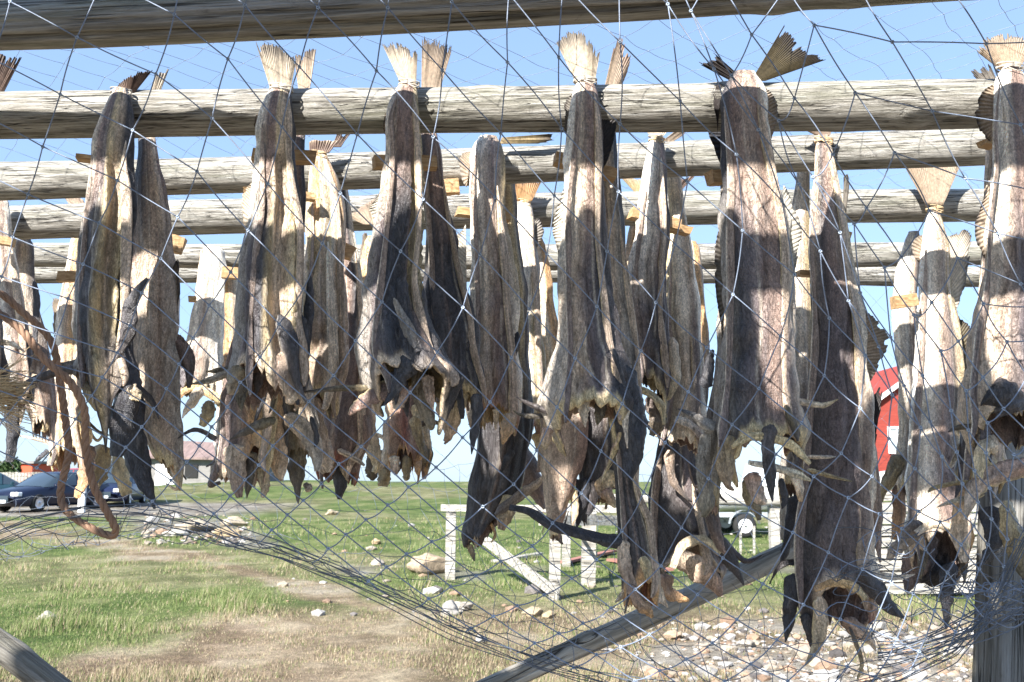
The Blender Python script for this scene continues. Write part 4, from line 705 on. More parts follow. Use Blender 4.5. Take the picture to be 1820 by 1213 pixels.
kn(-5, 6, [(902,111),(998,229),(1099,341),(1200,435),(1303,524),(1387,598),(1465,668),(1529,726),(1580,780),(1626,833),(1671,875),(1706,907)])
kn(-6, 7, [(993,102),(1102,221),(1222,324),(1320,410),(1412,488),(1474,566),(1538,632),(1586,702),(1636,760),(1674,812)])
kn(-7, 8, [(1102,75),(1209,180),(1309,275),(1390,358),(1458,447),(1508,535),(1562,617),(1607,686),(1653,750)])
kn(-8, 9, [(1187,8),(1269,123),(1348,231),(1420,328),(1493,414),(1529,521),(1583,600),(1640,668),(1690,730)])
kn(-9, 10, [(1228,20),(1300,135),(1384,215),(1445,315),(1518,398),(1572,476),(1624,560),(1672,624),(1717,695),(1755,752)])
kn(-10, 11, [(1336,62),(1412,175),(1480,275),(1540,370),(1602,457),(1656,538),(1703,607),(1747,671),(1784,727)])
kn(-11, 12, [(1447,45),(1520,165),(1590,272),(1652,375),(1702,459),(1748,540),(1790,608),(1826,668)])
kn(-12, 12, [(1586,75),(1657,198),(1715,317),(1773,415),(1814,505)])
kn(-13, 12, [(1753,78),(1814,222)])
kn(1, 0, [(107,168),(236,232),(350,305),(441,410),(539,514),(632,606),(729,698),(822,778),(913,861),(982,930),(1060,995),(1129,1048)])
kn(2, 0, [(76,261),(209,321),(316,386),(410,484),(496,576),(593,668),(684,750),(775,831),(858,901),(946,971),(1016,1028),(1086,1081),(1154,1128)])
kn(3, 0, [(50,346),(176,397),(286,460),(372,543),(462,635),(549,714),(642,794),(726,866),(811,939),(890,998),(967,1058),(1036,1108),(1103,1150)])
kn(4, 0, [(23,422),(148,470),(252,521),(343,601),(427,680),(518,757),(602,825),(689,898),(767,963),(846,1024),(919,1077),(993,1126),(1060,1164)])
kn(5, 0, [(3,492),(121,531),(231,579),(318,648),(404,724),(485,793),(571,860),(650,924),(722,985),(801,1043)])
kn(6, 1, [(100,594),(208,627),(296,691),(376,759),(460,827),(539,890)])
kn(7, 1, [(82,645),(182,671),(273,727),(354,793),(435,853)])
kn(8, 2, [(162,704),(252,759)])
ks = np.array(list(KN.keys()), float); kp = np.array([KN[q] for q in KN], float)
def tps_fit(X, Yv, lam=.02):
    d = np.linalg.norm(X[:, None]-X[None], axis=-1); Km = np.where(d > 0, d*d*np.log(d+1e-9), 0)+lam*np.eye(len(X))
    Pm = np.hstack([np.ones((len(X), 1)), X]); A = np.block([[Km, Pm], [Pm.T, np.zeros((3, 3))]])
    return np.linalg.solve(A, np.vstack([Yv, np.zeros((3, 2))]))
W_ = tps_fit(ks, kp)
def tps(q):
    q = np.asarray(q, float); d = np.linalg.norm(q[:, None]-ks[None], axis=-1)
    return np.where(d > 0, d*d*np.log(d+1e-9), 0)@W_[:-3]+np.hstack([np.ones((len(q), 1)), q])@W_[-3:]
FX = np.array([-400,-200,0,60,150,250,350,420,500,600,700,800,900,960,1060,1150,1300,1450,1600,1700,1760,1820,1950,2200.])
FY = np.array([1010,985,948,925,906,908,928,955,976,1016,1062,1112,1152,1174,1202,1222,1240,1235,1200,1150,1080,960,930,920.])
fold_y = lambda x: np.interp(x, FX, FY)
def net_depth(x, y): return 1.50+.16*sm(y, 0, 700)+.10*sm(y, 700, 1100)+.025*np.sin(x*.006+1)-.05*sm(x, 1450, 1750)*sm(y, 300, 900)
node = {}
cand = [(i, j) for i in range(-4, 24) for j in range(-17, 16)]
loc = tps(np.array(cand, float))
for (c, p) in zip(cand, loc):
    if c in KN: node[c] = np.array(KN[c], float); continue
    # keep extrapolated nodes only near known ones
    dd = np.min(np.linalg.norm(ks-np.array(c), axis=1))
    if dd < 3.6 and -250 < p[0] < 2100 and -160 < p[1]: node[c] = p
def strand(b, A, B, m, rad, sag, sd, n=9):
    A = np.asarray(A); B = np.asarray(B); t = np.linspace(0, 1, n)[:, None]; p = A+(B-A)*t
    L = np.linalg.norm(B-A); o = np.sin(t[:, 0]*math.pi); p[:, 2] -= o*sag*L
    p[:, 0] += o*(hsh(sd, 1., 3)-.5)*L*.05; p[:, 1] += o*(hsh(sd, 2., 3)-.5)*L*.1
    b.tube(p, rad, 5, m=m)
def knot(b, p, r, m):
    th = np.linspace(0, 2*math.pi, 8); 
    for q in range(3):
        a = q*1.05+hsh(p[0]*90, p[2]*70, q)*2
        ring = np.stack([np.cos(th)*r, .5*r*np.sin(th*2), np.sin(th)*r*.8], -1)
        ca, sa = math.cos(a), math.sin(a); R3 = np.array([[ca, 0, -sa], [0, 1, 0], [sa, 0, ca]])
        b.tube(ring@R3.T+p, r*.42, 5, m=m)
net = empty('bird_net', P(900, 20, 1.5)); no = np.array(net.location)
tag(net, 'knotted blue grey net hung over the whole rack of fish', 'net')
b = MB(); kk = MB()
inside = {}
for c, p in node.items(): inside[c] = p[1] < fold_y(p[0])+4
pos = {c: P(p[0], p[1], net_depth(p[0], p[1])) for c, p in node.items()}
LB = .112
for c in node:
    if not inside[c]: continue
    for d in ((1, 0), (0, 1)):
        e = (c[0]+d[0], c[1]+d[1])
        if e not in node: continue
        A, B = pos[c], pos[e]
        if not inside[e]:
            f = 1.0
            for q in np.linspace(0, 1, 15):
                m_ = node[c]*(1-q)+node[e]*q
                if m_[1] > fold_y(m_[0]): f = q; break
            B = A+(B-A)*f
        L = np.linalg.norm(B-A); sl = max(0, 1-(L/LB)**1)
        sg = min(.22, .35*sl) if d == (0, 1) else min(.05, .1*sl)
        if c[1] >= 0 or True: sg *= .4+1.0*hsh(c[0]+.1, c[1]+.3, d[0]+5)
        if d == (0, 1) and c[1] > -8: sg *= .35
        strand(b, A, B, 0, .0012, sg, c[0]*31+c[1]*7+d[0])
    knot(kk, pos[c], .0026, 0)
# the folded lower hem: several strands run side by side
hx = np.linspace(-380, 2150, 300)
for q in range(7):
    yy = fold_y(hx)+4+5*np.sin(hx*.013+q*1.9)+(q-3)*7.5*(.4+.6*vn(hx*.006+q, hx*0, q))
    dd = net_depth(hx, yy)+.015*np.sin(hx*.01+q)+.02*vn(hx*.02, hx*0, q)
    b.tube(P(hx, yy, dd), .0009, 5, m=1)
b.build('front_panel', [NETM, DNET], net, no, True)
kk.build('knots', KNOTM, net, no, True)
# floor of the net: from the hem up and back under the fish
b = MB(); cols_, rows_ = 74, 9
G = np.zeros((rows_, cols_, 3)); 
for r_ in range(rows_):
    v = r_/(rows_-1)
    for c_ in range(cols_):
        x0 = -380+c_*34.5; a = P(x0, fold_y(x0), net_depth(x0, fold_y(x0)))
        xb = 400+(x0-400)*.86+ (0 if x0 < 0 else 0); bk = P(xb, np.interp(xb, [-200, 200, 500, 900, 1300, 1800, 2100], [905, 880, 838, 822, 860, 900, 900])+6*math.sin(c_*.9), 3.95)
        p = a+(bk-a)*(v**1.15); p[2] -= math.sin(v*math.pi)*(.07+.05*vn(c_*.25, 0, 4)); p[0] += .02*(hsh(r_, c_, 1)-.5)*2+.03*math.sin(c_*.45+r_); p[2] += .012*(hsh(r_, c_, 2)-.5)*2
        G[r_, c_] = p
for r_ in range(rows_):
    for c_ in range(cols_):
        if c_+1 < cols_: strand(b, G[r_, c_], G[r_, c_+1], 0, .0008, .06*hsh(r_, c_, 7)+.02, r_*91+c_, 7)
        if r_+1 < rows_: strand(b, G[r_, c_], G[r_+1, c_], 0, .0008, .05*hsh(r_, c_, 8), r_*57+c_, 7)
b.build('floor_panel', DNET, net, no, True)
# roof of the net, seen edge-on against the sky, and the far side
def diamond(f, nu, nv, m, rad, kr, par, name, kmat):
    b = MB(); q = MB(); pt = {}
    for i in range(nu):
        for j in range(nv):
            if (i+j) % 2 == 0: pt[(i, j)] = np.array(f(i, j))
    for (i, j), p in pt.items():
        for e in ((i+1, j+1), (i+1, j-1)):
            if e in pt: strand(b, p, pt[e], 0, rad, .03*hsh(i, j, 4), i*13+j*5, 5)
        V, F = tube([p-np.array([kr, 0, 0]), p, p+np.array([kr, 0, 0])], [kr*.5, kr, kr*.5], 5); q.add(V, F)
    b.build(name, m, par, no, True); q.build('knots', kmat, par, no, True)
diamond(lambda i, j: (-3.4+i*.073+.02*(hsh(i, j, 1)-.5), 1.62+j*.094+.02*(hsh(i, j, 2)-.5), EYE+1.03-.03*math.sin(j*.5)-.04*math.sin(i*.17)+.01*hsh(i, j, 3)), 96, 26, NETM, .0006, .0016, net, 'roof_panel', KNOTM)
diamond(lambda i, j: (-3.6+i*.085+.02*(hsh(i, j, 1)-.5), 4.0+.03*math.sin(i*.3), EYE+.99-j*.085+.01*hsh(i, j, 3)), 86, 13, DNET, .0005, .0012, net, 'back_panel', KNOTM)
# snarled part of the net at the lower right, against the post
b = MB(); r2 = np.random.default_rng(5)
for q in range(48):
    cx = r2.uniform(1560, 1900); cy = 1070+r2.normal(0, 26)-(cx-1700)*.12
    if q % 4 == 0: cx, cy = r2.uniform(1480, 1600), 1050+r2.normal(0, 28)
    if q % 7 == 0: cx, cy = r2.uniform(1560, 1660), r2.uniform(930, 1010)
    n = 14; a = r2.uniform(-.35, .25); L = r2.uniform(40, 150); t = np.linspace(-.5, .5, n)
    x = cx+t*L*math.cos(a)+12*np.sin(t*r2.uniform(4, 11)+q); y = cy+t*L*math.sin(a)+14*np.sin(t*r2.uniform(5, 14)+q*2)*r2.uniform(.3, 1.2)
    Yd = (1.75 if cx > 1680 else 1.9)+r2.uniform(0, .2)+.03*np.sin(t*9)
    b.tube(P(x, y, Yd), .0010, 5, m=int(q % 3 == 0))
for q in range(10):
    cx = r2.uniform(1715, 1800); cy = r2.uniform(1035, 1100); n = 16; t = np.linspace(-.5, .5, n); L = r2.uniform(80, 170)
    b.tube(P(cx+t*L+8*np.sin(t*12+q), cy+10*np.sin(t*r2.uniform(3, 13)+q)+t*8, 1.72+.02*q % .1), .0011, 5, m=1)
for q in range(11):
    t = np.linspace(0, 1, 20); x = 1560+t*330; y = 1140+q*2.5-(t**1.6)*(150-3*q)+6*np.sin(t*7+q)+ (q % 5)*6
    b.tube(P(x, y, 1.7+.01*q), .0012, 5, m=0)
b.build('tangled_hem', [DNET, NETM], net, no, True)

# ------------------------------------------------------------------ rope and frayed end, bottom left
def rope(path, rad, Y, label, name='rope'):
    e = empty(name, P(path[0][0], path[0][1], Y)); tag(e, label, 'rope')
    t = np.linspace(0, 1, 420); c = curve(path, t); p = P(c[:, 0], c[:, 1], Y+.05*np.sin(t*5)); L = np.concatenate([[0], np.cumsum(np.linalg.norm(np.diff(p, axis=0), axis=1))])
    tg = np.gradient(p, axis=0); tg /= np.linalg.norm(tg, axis=1)[:, None]; sd = np.cross(tg, [0, 1, 0]); sd /= np.linalg.norm(sd, axis=1)[:, None]; up = np.cross(tg, sd)
    b = MB()
    for q in range(3):
        ph = L/.0085*1.0+q*2*math.pi/3
        b.tube(p+rad*.52*(np.cos(ph)[:, None]*sd+np.sin(ph)[:, None]*up), rad*.58, 7)
    b.build('strands', ROPE, e, p[0]*0+np.array(e.location), True); return e
rope([(-60,500),(0,522),(40,555),(90,605),(107,680),(118,760),(122,810),(108,870),(116,905),(150,932),(195,952),(205,940),(190,910),(165,860),(152,790),(150,730),(125,680),(80,640),(30,580),(-60,520)], .0068, 1.72, 'brown twisted rope hanging in a long loop at the left')
e = empty('frayed_rope_end', P(-10, 700, 1.7)); tag(e, 'straw coloured frayed rope end poking in at the left edge', 'rope'); b = MB()
for q in range(150):
    y0 = 700+r2.normal(0, 14); y1 = y0+r2.normal(0, 22); L = r2.uniform(45, 95); t = np.linspace(0, 1, 9)
    b.tube(P(-30+t*L+2*np.sin(t*9+q), y0+(y1-y0)*t+3*np.sin(t*7+q*1.7), 1.7+r2.uniform(-.02, .03)), .0007, 4)
b.build('fibres', STRAW, e, np.array(e.location), True)

# ------------------------------------------------------------------ ground
def mdist(px, py, pts):
    d = np.full(px.shape, 1e9)
    for (a, b_) in zip(pts[:-1], pts[1:]):
        ax, ay = a; bx, by = b_; vx, vy = bx-ax, by-ay; t = np.clip(((px-ax)*vx+(py-ay)*vy)/(vx*vx+vy*vy), 0, 1)
        d = np.minimum(d, np.hypot((px-ax-vx*t)*.35, py-ay-vy*t))
    return d
def height(x, y):
    h = .16*sm(y, 12, 40)+sm(y, 36, 62)*(.40-.25*sm(x, -6, 2)+.42*sm(-x, 3, 16)*(1-.8*sm(-x, 19, 26)))
    h = h-13*sm(y, 78, 260)
    near = 1-sm(y, 30, 60)
    return h+near*(.10*(fbm(x*.25+7, y*.25, 3)-.5)+.05*(fbm(x*.9, y*.9, 5)-.5))*sm(y, 2, 5)
def gcol(x, y, z):
    px, py = proj(np.stack([x, np.maximum(y, 1.5), z], -1))
    n = fbm(x*.55, y*.38, 21, 4); n2 = fbm(x*2.1, y*1.6, 22, 4); n3 = fbm(x*.17+3, y*.12, 23, 3)
    green = stops(n2, [(.3, (.06,.09,.026)), (.55, (.10,.13,.042)), (.75, (.16,.17,.075))])
    dry = stops(n2, [(.3, (.16,.115,.078)), (.5, (.24,.18,.128)), (.72, (.34,.275,.20))])
    grav = stops(n2, [(.3, (.12,.10,.085)), (.6, (.21,.19,.165)), (.8, (.30,.28,.255))])
    path = 1-sm(mdist(px, py, [(-60, 940), (60, 948), (260, 975), (420, 1010), (640, 1075), (900, 1130)])+26*(n-.5)*2, 8, 24)
    dz = sm(px+(py-1130)*1.9+420*(n-.5)*2, 300, 560)*sm(py+60*(n3-.5), 1050, 1120)
    dz = np.maximum(dz, sm(py, 1165, 1215)*.75)
    rub = (1-sm(mdist(px, py, [(270, 930), (330, 935), (430, 955)])+16*(n-.5)*2, 10, 24))*.8
    rub2 = sm(px+200*(n-.5), 1040, 1230)*sm(py+(px-1400)*-.02+40*(n2-.5), 1085, 1120)
    rub3 = sm(px, 560, 620)*sm(py, 1000, 1012)*(1-sm(py, 1025, 1040))*sm(n, .5, .6)*.7
    road = sm(y, 31, 33)*(1-sm(y, 41, 43))*(1-sm(x, -11, -8)+0*x)
    g = np.clip(np.maximum.reduce([path*.9, dz*(.7+.4*n), .35*sm(n3, .5, .65)]), 0, 1)
    c = green*(1-g[..., None])+dry*g[..., None]
    st = np.clip(np.maximum.reduce([rub, rub2*(.15+.6*sm(n2, .4, .65)), rub3, road, path*.35*sm(n2, .55, .65)]), 0, 1)
    c = c*(1-st[..., None])+grav*st[..., None]
    return c, g, st
ys = np.concatenate([np.arange(-6, 6.5, .5), np.arange(6.5, 20, .07), np.arange(20, 45, .22), np.arange(45, 90, .8), np.geomspace(90, 1500, 40)])
us = np.linspace(-1, 1, 330)
Yg, Ug = np.meshgrid(ys, us, indexing='ij'); wd = 6+np.maximum(Yg, 0)*.85; Xg = Ug*wd
Zg = height(Xg, Yg); Zg += np.where((Yg > 5) & (Yg < 45), .03*(fbm(Xg*5, Yg*5, 9, 2)-.5), 0)
Cg, _, _ = gcol(Xg, Yg, Zg)
def gn(t, bb):
    at = N(t, 'ShaderNodeVertexColor', layer_name='Col').outputs[0]
    a = noise(t, coords(t, (9, 9, 9), False), 1, 8, .7); f = noise(t, coords(t, (60, 40, 60), False), 1, 5, .7)
    c = mixc(t, 1, at, ramp(t, a, [(.3, .6), (.5, 1.0), (.7, 1.4)]), 'MULTIPLY'); c = mixc(t, 1, c, ramp(t, f, [(.3, .65), (.5, 1.0), (.72, 1.45)]), 'MULTIPLY')
    t.links.new(c, bb.inputs['Base Color']); bump(t, bb, madd(t, a, .6, f, .5), .05, 1)
GROUND = mat('grassy_ground', rough=.95, spec=.1, build=gn)
g = mesh('ground', np.stack([Xg, Yg, Zg], -1).reshape(-1, 3), grid(len(ys), len(us)), GROUND, col=Cg.reshape(-1, 3)); tag(g, kind='structure')
# grass
def fastmesh(name, V, nper, mat_, C):
    n = len(V)//nper; me = bpy.data.meshes.new(name); me.vertices.add(len(V)); me.vertices.foreach_set('co', V.astype(np.float32).ravel())
    me.loops.add(len(V)); me.loops.foreach_set('vertex_index', np.arange(len(V), dtype=np.int32)); me.polygons.add(n)
    me.polygons.foreach_set('loop_start', np.arange(0, len(V), nper, dtype=np.int32)); me.polygons.foreach_set('loop_total', np.full(n, nper, dtype=np.int32))
    me.materials.append(mat_); a = me.color_attributes.new('Col', 'FLOAT_COLOR', 'POINT'); c = np.ones((len(V), 4), np.float32); c[:, :3] = C; a.data.foreach_set('color', c.ravel())
    me.update(calc_edges=True); me.validate(); o = bpy.data.objects.new(name, me); COL.objects.link(o); return o
def gb(t, bb):
    at = N(t, 'ShaderNodeVertexColor', layer_name='Col').outputs[0]; t.links.new(at, bb.inputs['Base Color'])
    bb.inputs['Transmission Weight'].default_value = 0
GRASS = mat('grass_blades', rough=.6, spec=.25, build=gb)
NB = 230000; yb_ = 1/(1/6.6-rng.random(NB)*(1/6.6-1/48)); xb_ = (rng.random(NB)*2-1)*(yb_*.60+.5)
tuft = fbm(xb_*1.6, yb_*1.2, 31, 3); z_ = height(xb_, yb_); gc, gg, gs = gcol(xb_, yb_, z_)
keep = (gs < .35+.25*rng.random(NB)) & (rng.random(NB) < .25+1.3*tuft*(1-.45*gg)) & (yb_ < 31)
xb_, yb_, z_, gg, tuft = xb_[keep], yb_[keep], z_[keep], gg[keep], tuft[keep]; n = len(xb_)
hh = (.02+.05*sm(tuft, .35, .75)+.09*sm(tuft, .66, .8))*(1-.45*gg)*(.6+.8*rng.random(n)); an = rng.random(n)*math.pi; wx = np.cos(an)*(.0015+.00028*yb_); wy = np.sin(an)*.003
lx = (rng.random(n)-.35)*hh*.9; ly = (rng.random(n)-.5)*hh*.8
B0 = np.stack([xb_-wx, yb_-wy, z_-.01], -1); B1 = np.stack([xb_+wx, yb_+wy, z_-.01], -1); T = np.stack([xb_+lx, yb_+ly, z_+hh], -1)
V = np.stack([B0, B1, T], 1).reshape(-1, 3); dry = (rng.random(n) < .16+.62*gg)
cg = stops(rng.random(n), [(0, (.065,.105,.028)), (.5, (.12,.155,.05)), (1, (.21,.225,.105))]); cd = stops(rng.random(n), [(0, (.17,.125,.08)), (.5, (.27,.21,.14)), (1, (.38,.32,.235))])
C = np.where(dry[:, None], cd, cg); gr = fastmesh('grass', V, 3, GRASS, np.repeat(C, 3, 0)); tag(gr, 'green and straw coloured meadow grass covering the slope', 'grass', kind='stuff')
# small yellow flowers are part of the ground cover; stones
def rockmesh(r, seed, flat=.6, res=2):
    import bmesh
    bm = bmesh.new(); bmesh.ops.create_icosphere(bm, subdivisions=res, radius=1)
    v = np.array([list(a.co) for a in bm.verts]); F = [tuple(q.index for q in f.verts) for f in bm.faces]; bm.free()
    d = 1+.9*(fbm(v[:, 0]*1.3+seed, v[:, 1]*1.3+v[:, 2]*1.7, seed, 2)-.5)+.25*(fbm(v[:, 0]*4+seed, v[:, 1]*4+v[:, 2]*3, seed+1, 2)-.5)
    v = v*d[:, None]; 
    for q in range(5):
        nn = np.array([math.sin(seed*7+q*2), math.cos(seed*3+q*1.3), math.sin(q+seed)]); nn /= np.linalg.norm(nn); s = v@nn; v = v-np.clip(s-.72, 0, None)[:, None]*nn
    v[:, 2] *= flat; return v*r, F
def rn(t, bb):
    at = N(t, 'ShaderNodeVertexColor', layer_name='Col').outputs[0]; a = noise(t, coords(t, (14, 14, 14)), 1, 8, .7)
    c = mixc(t, 1, at, ramp(t, a, [(.3, .55), (.5, 1.0), (.72, 1.35)]), 'MULTIPLY'); t.links.new(c, bb.inputs['Base Color']); bump(t, bb, a, .03, .8)
ROCK = mat('beach_rock', rough=.9, spec=.2, build=rn)
def GP(px, py):
    "where the view ray of a photo pixel meets the ground"
    v = (606.5-py)/FPX; s = (sP+v*cP)/(cP-v*sP); Y = 8.
    for _ in range(60):
        x = (px-910)/FPX/(cP-v*sP)*Y; h = float(height(np.array(x), np.array(Y))); Y = Y*.5+.5*(h-EYE)/s
    return np.array([(px-910)/FPX/(cP-v*sP)*Y, Y, h])
for (px, py, wpx, col, lab, fl) in [(762,1018,84,(.56,.44,.31),'largest tan boulder beside the left fence post of the low frame',.62), (85,1102,30,(.62,.57,.50),'single white stone on the green grass at the lower left',.6),
        (800,1093,32,(.50,.47,.43),'pointed grey stone standing in the dry grass below the hem of the net',1.1), (815,1087-0,24,(.6,.55,.47),'small pale stone behind the pointed grey one',.6),
        (945,1095,36,(.62,.50,.33),'yellowish stone in front of the diagonal plank',.6), (975,1098,26,(.60,.47,.30),'tan stone touching the yellowish one on its right',.6), (820,1085-0,42,(.56,.50,.42),'flat cream stone left of the yellowish pair',.5),
        (272,928,22,(.62,.60,.58),'round white stone nearest the rope loop',.7), (345,945,70,(.58,.50,.38),'broad pale slab of rock in the rubble behind the net at left',.4), (400,955,60,(.60,.46,.28),'orange tinted slab right of the pale slab',.4),
        (415,935,44,(.62,.52,.38),'cream rock at the back of the rubble patch',.5), (310,955,50,(.62,.59,.52),'whitish flat rock in front of the rubble patch',.4), (668,968,18,(.60,.45,.28),'small orange stone on the green slope',.7),
        (672,1005,26,(.52,.46,.38),'grey tan stone just left of the tan boulder',.6), (735,1012-0,18,(.55,.48,.38),'little stone leaning on the tan boulder',.6), (855,1142,24,(.5,.48,.44),'grey stone right of the pointed one',.6),
        (1195,1135,34,(.60,.46,.32),'pinkish cobble at the near edge of the shingle',.6), (1330,1150,30,(.58,.52,.44),'pale cobble in the shingle under the longest fish',.6), (1560,1120,36,(.62,.58,.52),'white cobble at the right of the shingle',.6), (590,915,24,(.55,.46,.33),'low tan rock on the far slope',.5)]:
    p = GP(px, py); s = wpx/FPX*p[1]/2; v, F = rockmesh(s, px*.37, fl, 4); c = np.array(col)*(.8+.4*fbm(v[:, 0]*9/s*.3, v[:, 2]*9, 3)[:, None])
    c = c*.6; v[:, 2] += s*fl*.45; tag(mesh('stone', v+p, F, ROCK, None, p, c, smooth=True), lab, 'stone', 'stones lying on the grass')
rv, rF = rockmesh(1, 4.4, .55, 1); VV = []; CC = []; FF = []; nn_ = 0
for q in range(5200):
    if q < 4300: px, py = r2.uniform(1060, 1830), r2.uniform(1082, 1225)
    elif q < 4800: px, py = r2.uniform(255, 450), r2.uniform(915, 968)
    else: px, py = r2.uniform(480, 1440), r2.uniform(905, 1100)
    if q < 4300 and r2.random() > .75*sm(px+260*(vn(px*.02, py*.04, 3)-.5), 1040, 1300)*sm(py+50*(vn(px*.03, py*.03, 8)-.5), 1080, 1125): continue
    if q >= 4800 and r2.random() > .45: continue
    p = GP(px, py); s = r2.lognormal(-4.05, .65)*(1 if q < 4300 else 1.9)
    a = r2.uniform(0, 6.28); ca, sa = math.cos(a), math.sin(a); v = rv*np.array([s*r2.uniform(.8, 1.4), s, s*r2.uniform(.7, 1.2)])
    v = np.stack([v[:, 0]*ca-v[:, 1]*sa, v[:, 0]*sa+v[:, 1]*ca, v[:, 2]+s*.2], -1)+p
    u = r2.random(); c = np.array((.62,.59,.55) if u < .35 else (.46,.39,.31) if u < .62 else (.50,.34,.235) if u < .82 else (.2,.18,.17))*r2.uniform(.38, .78)
    VV.append(v); CC.append(np.tile(c, (len(v), 1))); FF.append(np.array(rF)+nn_); nn_ += len(v)
sh = mesh('shingle', np.concatenate(VV), np.concatenate(FF), ROCK, None, (0, 0, 0), np.clip(np.concatenate(CC), 0, .8), smooth=False); tag(sh, 'pale pebbles and rubble strewn over the lower right and the slope', 'pebbles', kind='stuff')
# ------------------------------------------------------------------ low grey frame in the meadow
def plank(b, A, B, w, h, m=0):
    A = np.asarray(A, float); B = np.asarray(B, float); d = B-A; L = np.linalg.norm(d); x = d/L
    up = np.array([0, 0, 1.]) if abs(x[2]) < .9 else np.array([0, 1., 0]); y = np.cross(up, x); y /= np.linalg.norm(y); z = np.cross(x, y)
    n = 8; V = []
    for i in range(n):
        t = i/(n-1)
        for (a, c) in ((-1, -1), (1, -1), (1, 1), (-1, 1)): V.append(A+d*t+y*a*w/2*(1+.08*(hsh(i, a+c, L)-.5))+z*c*h/2*(1+.1*(hsh(i, a-c*2, L)-.5)))
    return b.add(V, grid(n, 4, True)+[(3, 2, 1, 0), tuple((n-1)*4+j for j in range(4))], None, m)
def frame_at(Yp):
    pass
low = empty('post_and_rail', GP(985, 1060)); tag(low, 'low silvery wooden frame on posts standing in the grass', 'frame'); lo = np.array(low.location)
def upright(px, yb_, yt, wpx):
    p = GP(px, yb_); Y = p[1]; t = P(px+2, yt, Y); bb = MB(); plank(bb, p-np.array([0, 0, .1]), t, wpx/FPX*Y, wpx*.8/FPX*Y); bb.build('post', PLANK, low, lo); return Y
Ya = upright(800, 1030, 905, 17); Yb_ = upright(985, 1066, 925, 19); Yc = upright(1045, 1038, 905, 24)
for (A, B, wd_, hd_) in [((785, 903, Ya), (1110, 905, Yc), .09, .10), ((850, 952, Ya-.1), (992, 1058, Yb_-.12), .03, .15), ((960, 925, Yb_-.1), (1215, 926, Yc+.5), .05, .13), ((985, 900, Yb_), (1060, 985, Yc+.8), .03, .05)]:
    bb = MB(); plank(bb, P(*A), P(*B), wd_, hd_); bb.build('rail', PLANK, low, lo)
far = empty('long_rail', P(1330, 890, 16.)); tag(far, 'long grey round rail on two posts in front of the boat trailer', 'frame'); fo = np.array(far.location)
bb = MB(); bb.tube(P([1075, 1200, 1330, 1480], [886, 888, 892, 893], 16.), .075, 10); bb.build('rail', PLANK, far, fo, True)
for px, w_ in ((1378, .17), (1006, .14)):
    p = P(px, 895, 16.); bb = MB(); plank(bb, (p[0], 16.1, float(height(p[0], 16.))-.1), (p[0], 16.1, p[2]), w_, w_); bb.build('post', PLANK, far, fo)
# driftwood boards lying between the posts
for (a, c, lab) in [((880, 1003), (960, 990), 'broken grey board lying left of the middle frame post'), ((1000, 1005), (1090, 985), 'weathered board lying right of the middle frame post'), ((1085, 1000), (1190, 1020), 'faded red and white pole lying in the grass')]:
    A = GP(*a); B = GP(*c); A[2] += .05; B[2] += .06; bb = MB(); plank(bb, A, B, .16, .04)
    tag(bb.build('lying_board', PLANK if 'red' not in lab else mat('faded_red_paint', (.30, .14, .11), .8, .2), None, A), lab, 'board')
for (px, py, top, lab) in [(1316, 985, 935, 'left of two thin stakes under the trailer'), (1340, 985, 935, 'right of two thin stakes under the trailer')]:
    p = GP(px, py); bb = MB(); plank(bb, p-np.array([0, 0, .05]), P(px, top, p[1]), .04, .04); tag(bb.build('thin_stake', PLANK, None, p), lab, 'stake')
# board stack behind the fish at right
p = GP(1655, 1060); st = empty('board_stack', p); tag(st, 'stack of grey horizontal boards seen between the fish at right', 'boards')
for q in range(9):
    bb = MB(); z = .06+q*.085; plank(bb, (p[0]-1.1+.05*hsh(q, 1, 1), p[1]+.05*hsh(q, 2, 2), p[2]+z*1.75), (p[0]+1.3, p[1]+.05*hsh(q, 3, 1), p[2]+z*1.75+.02), .3, .125); bb.build('board', PLANK, st, np.array(p))

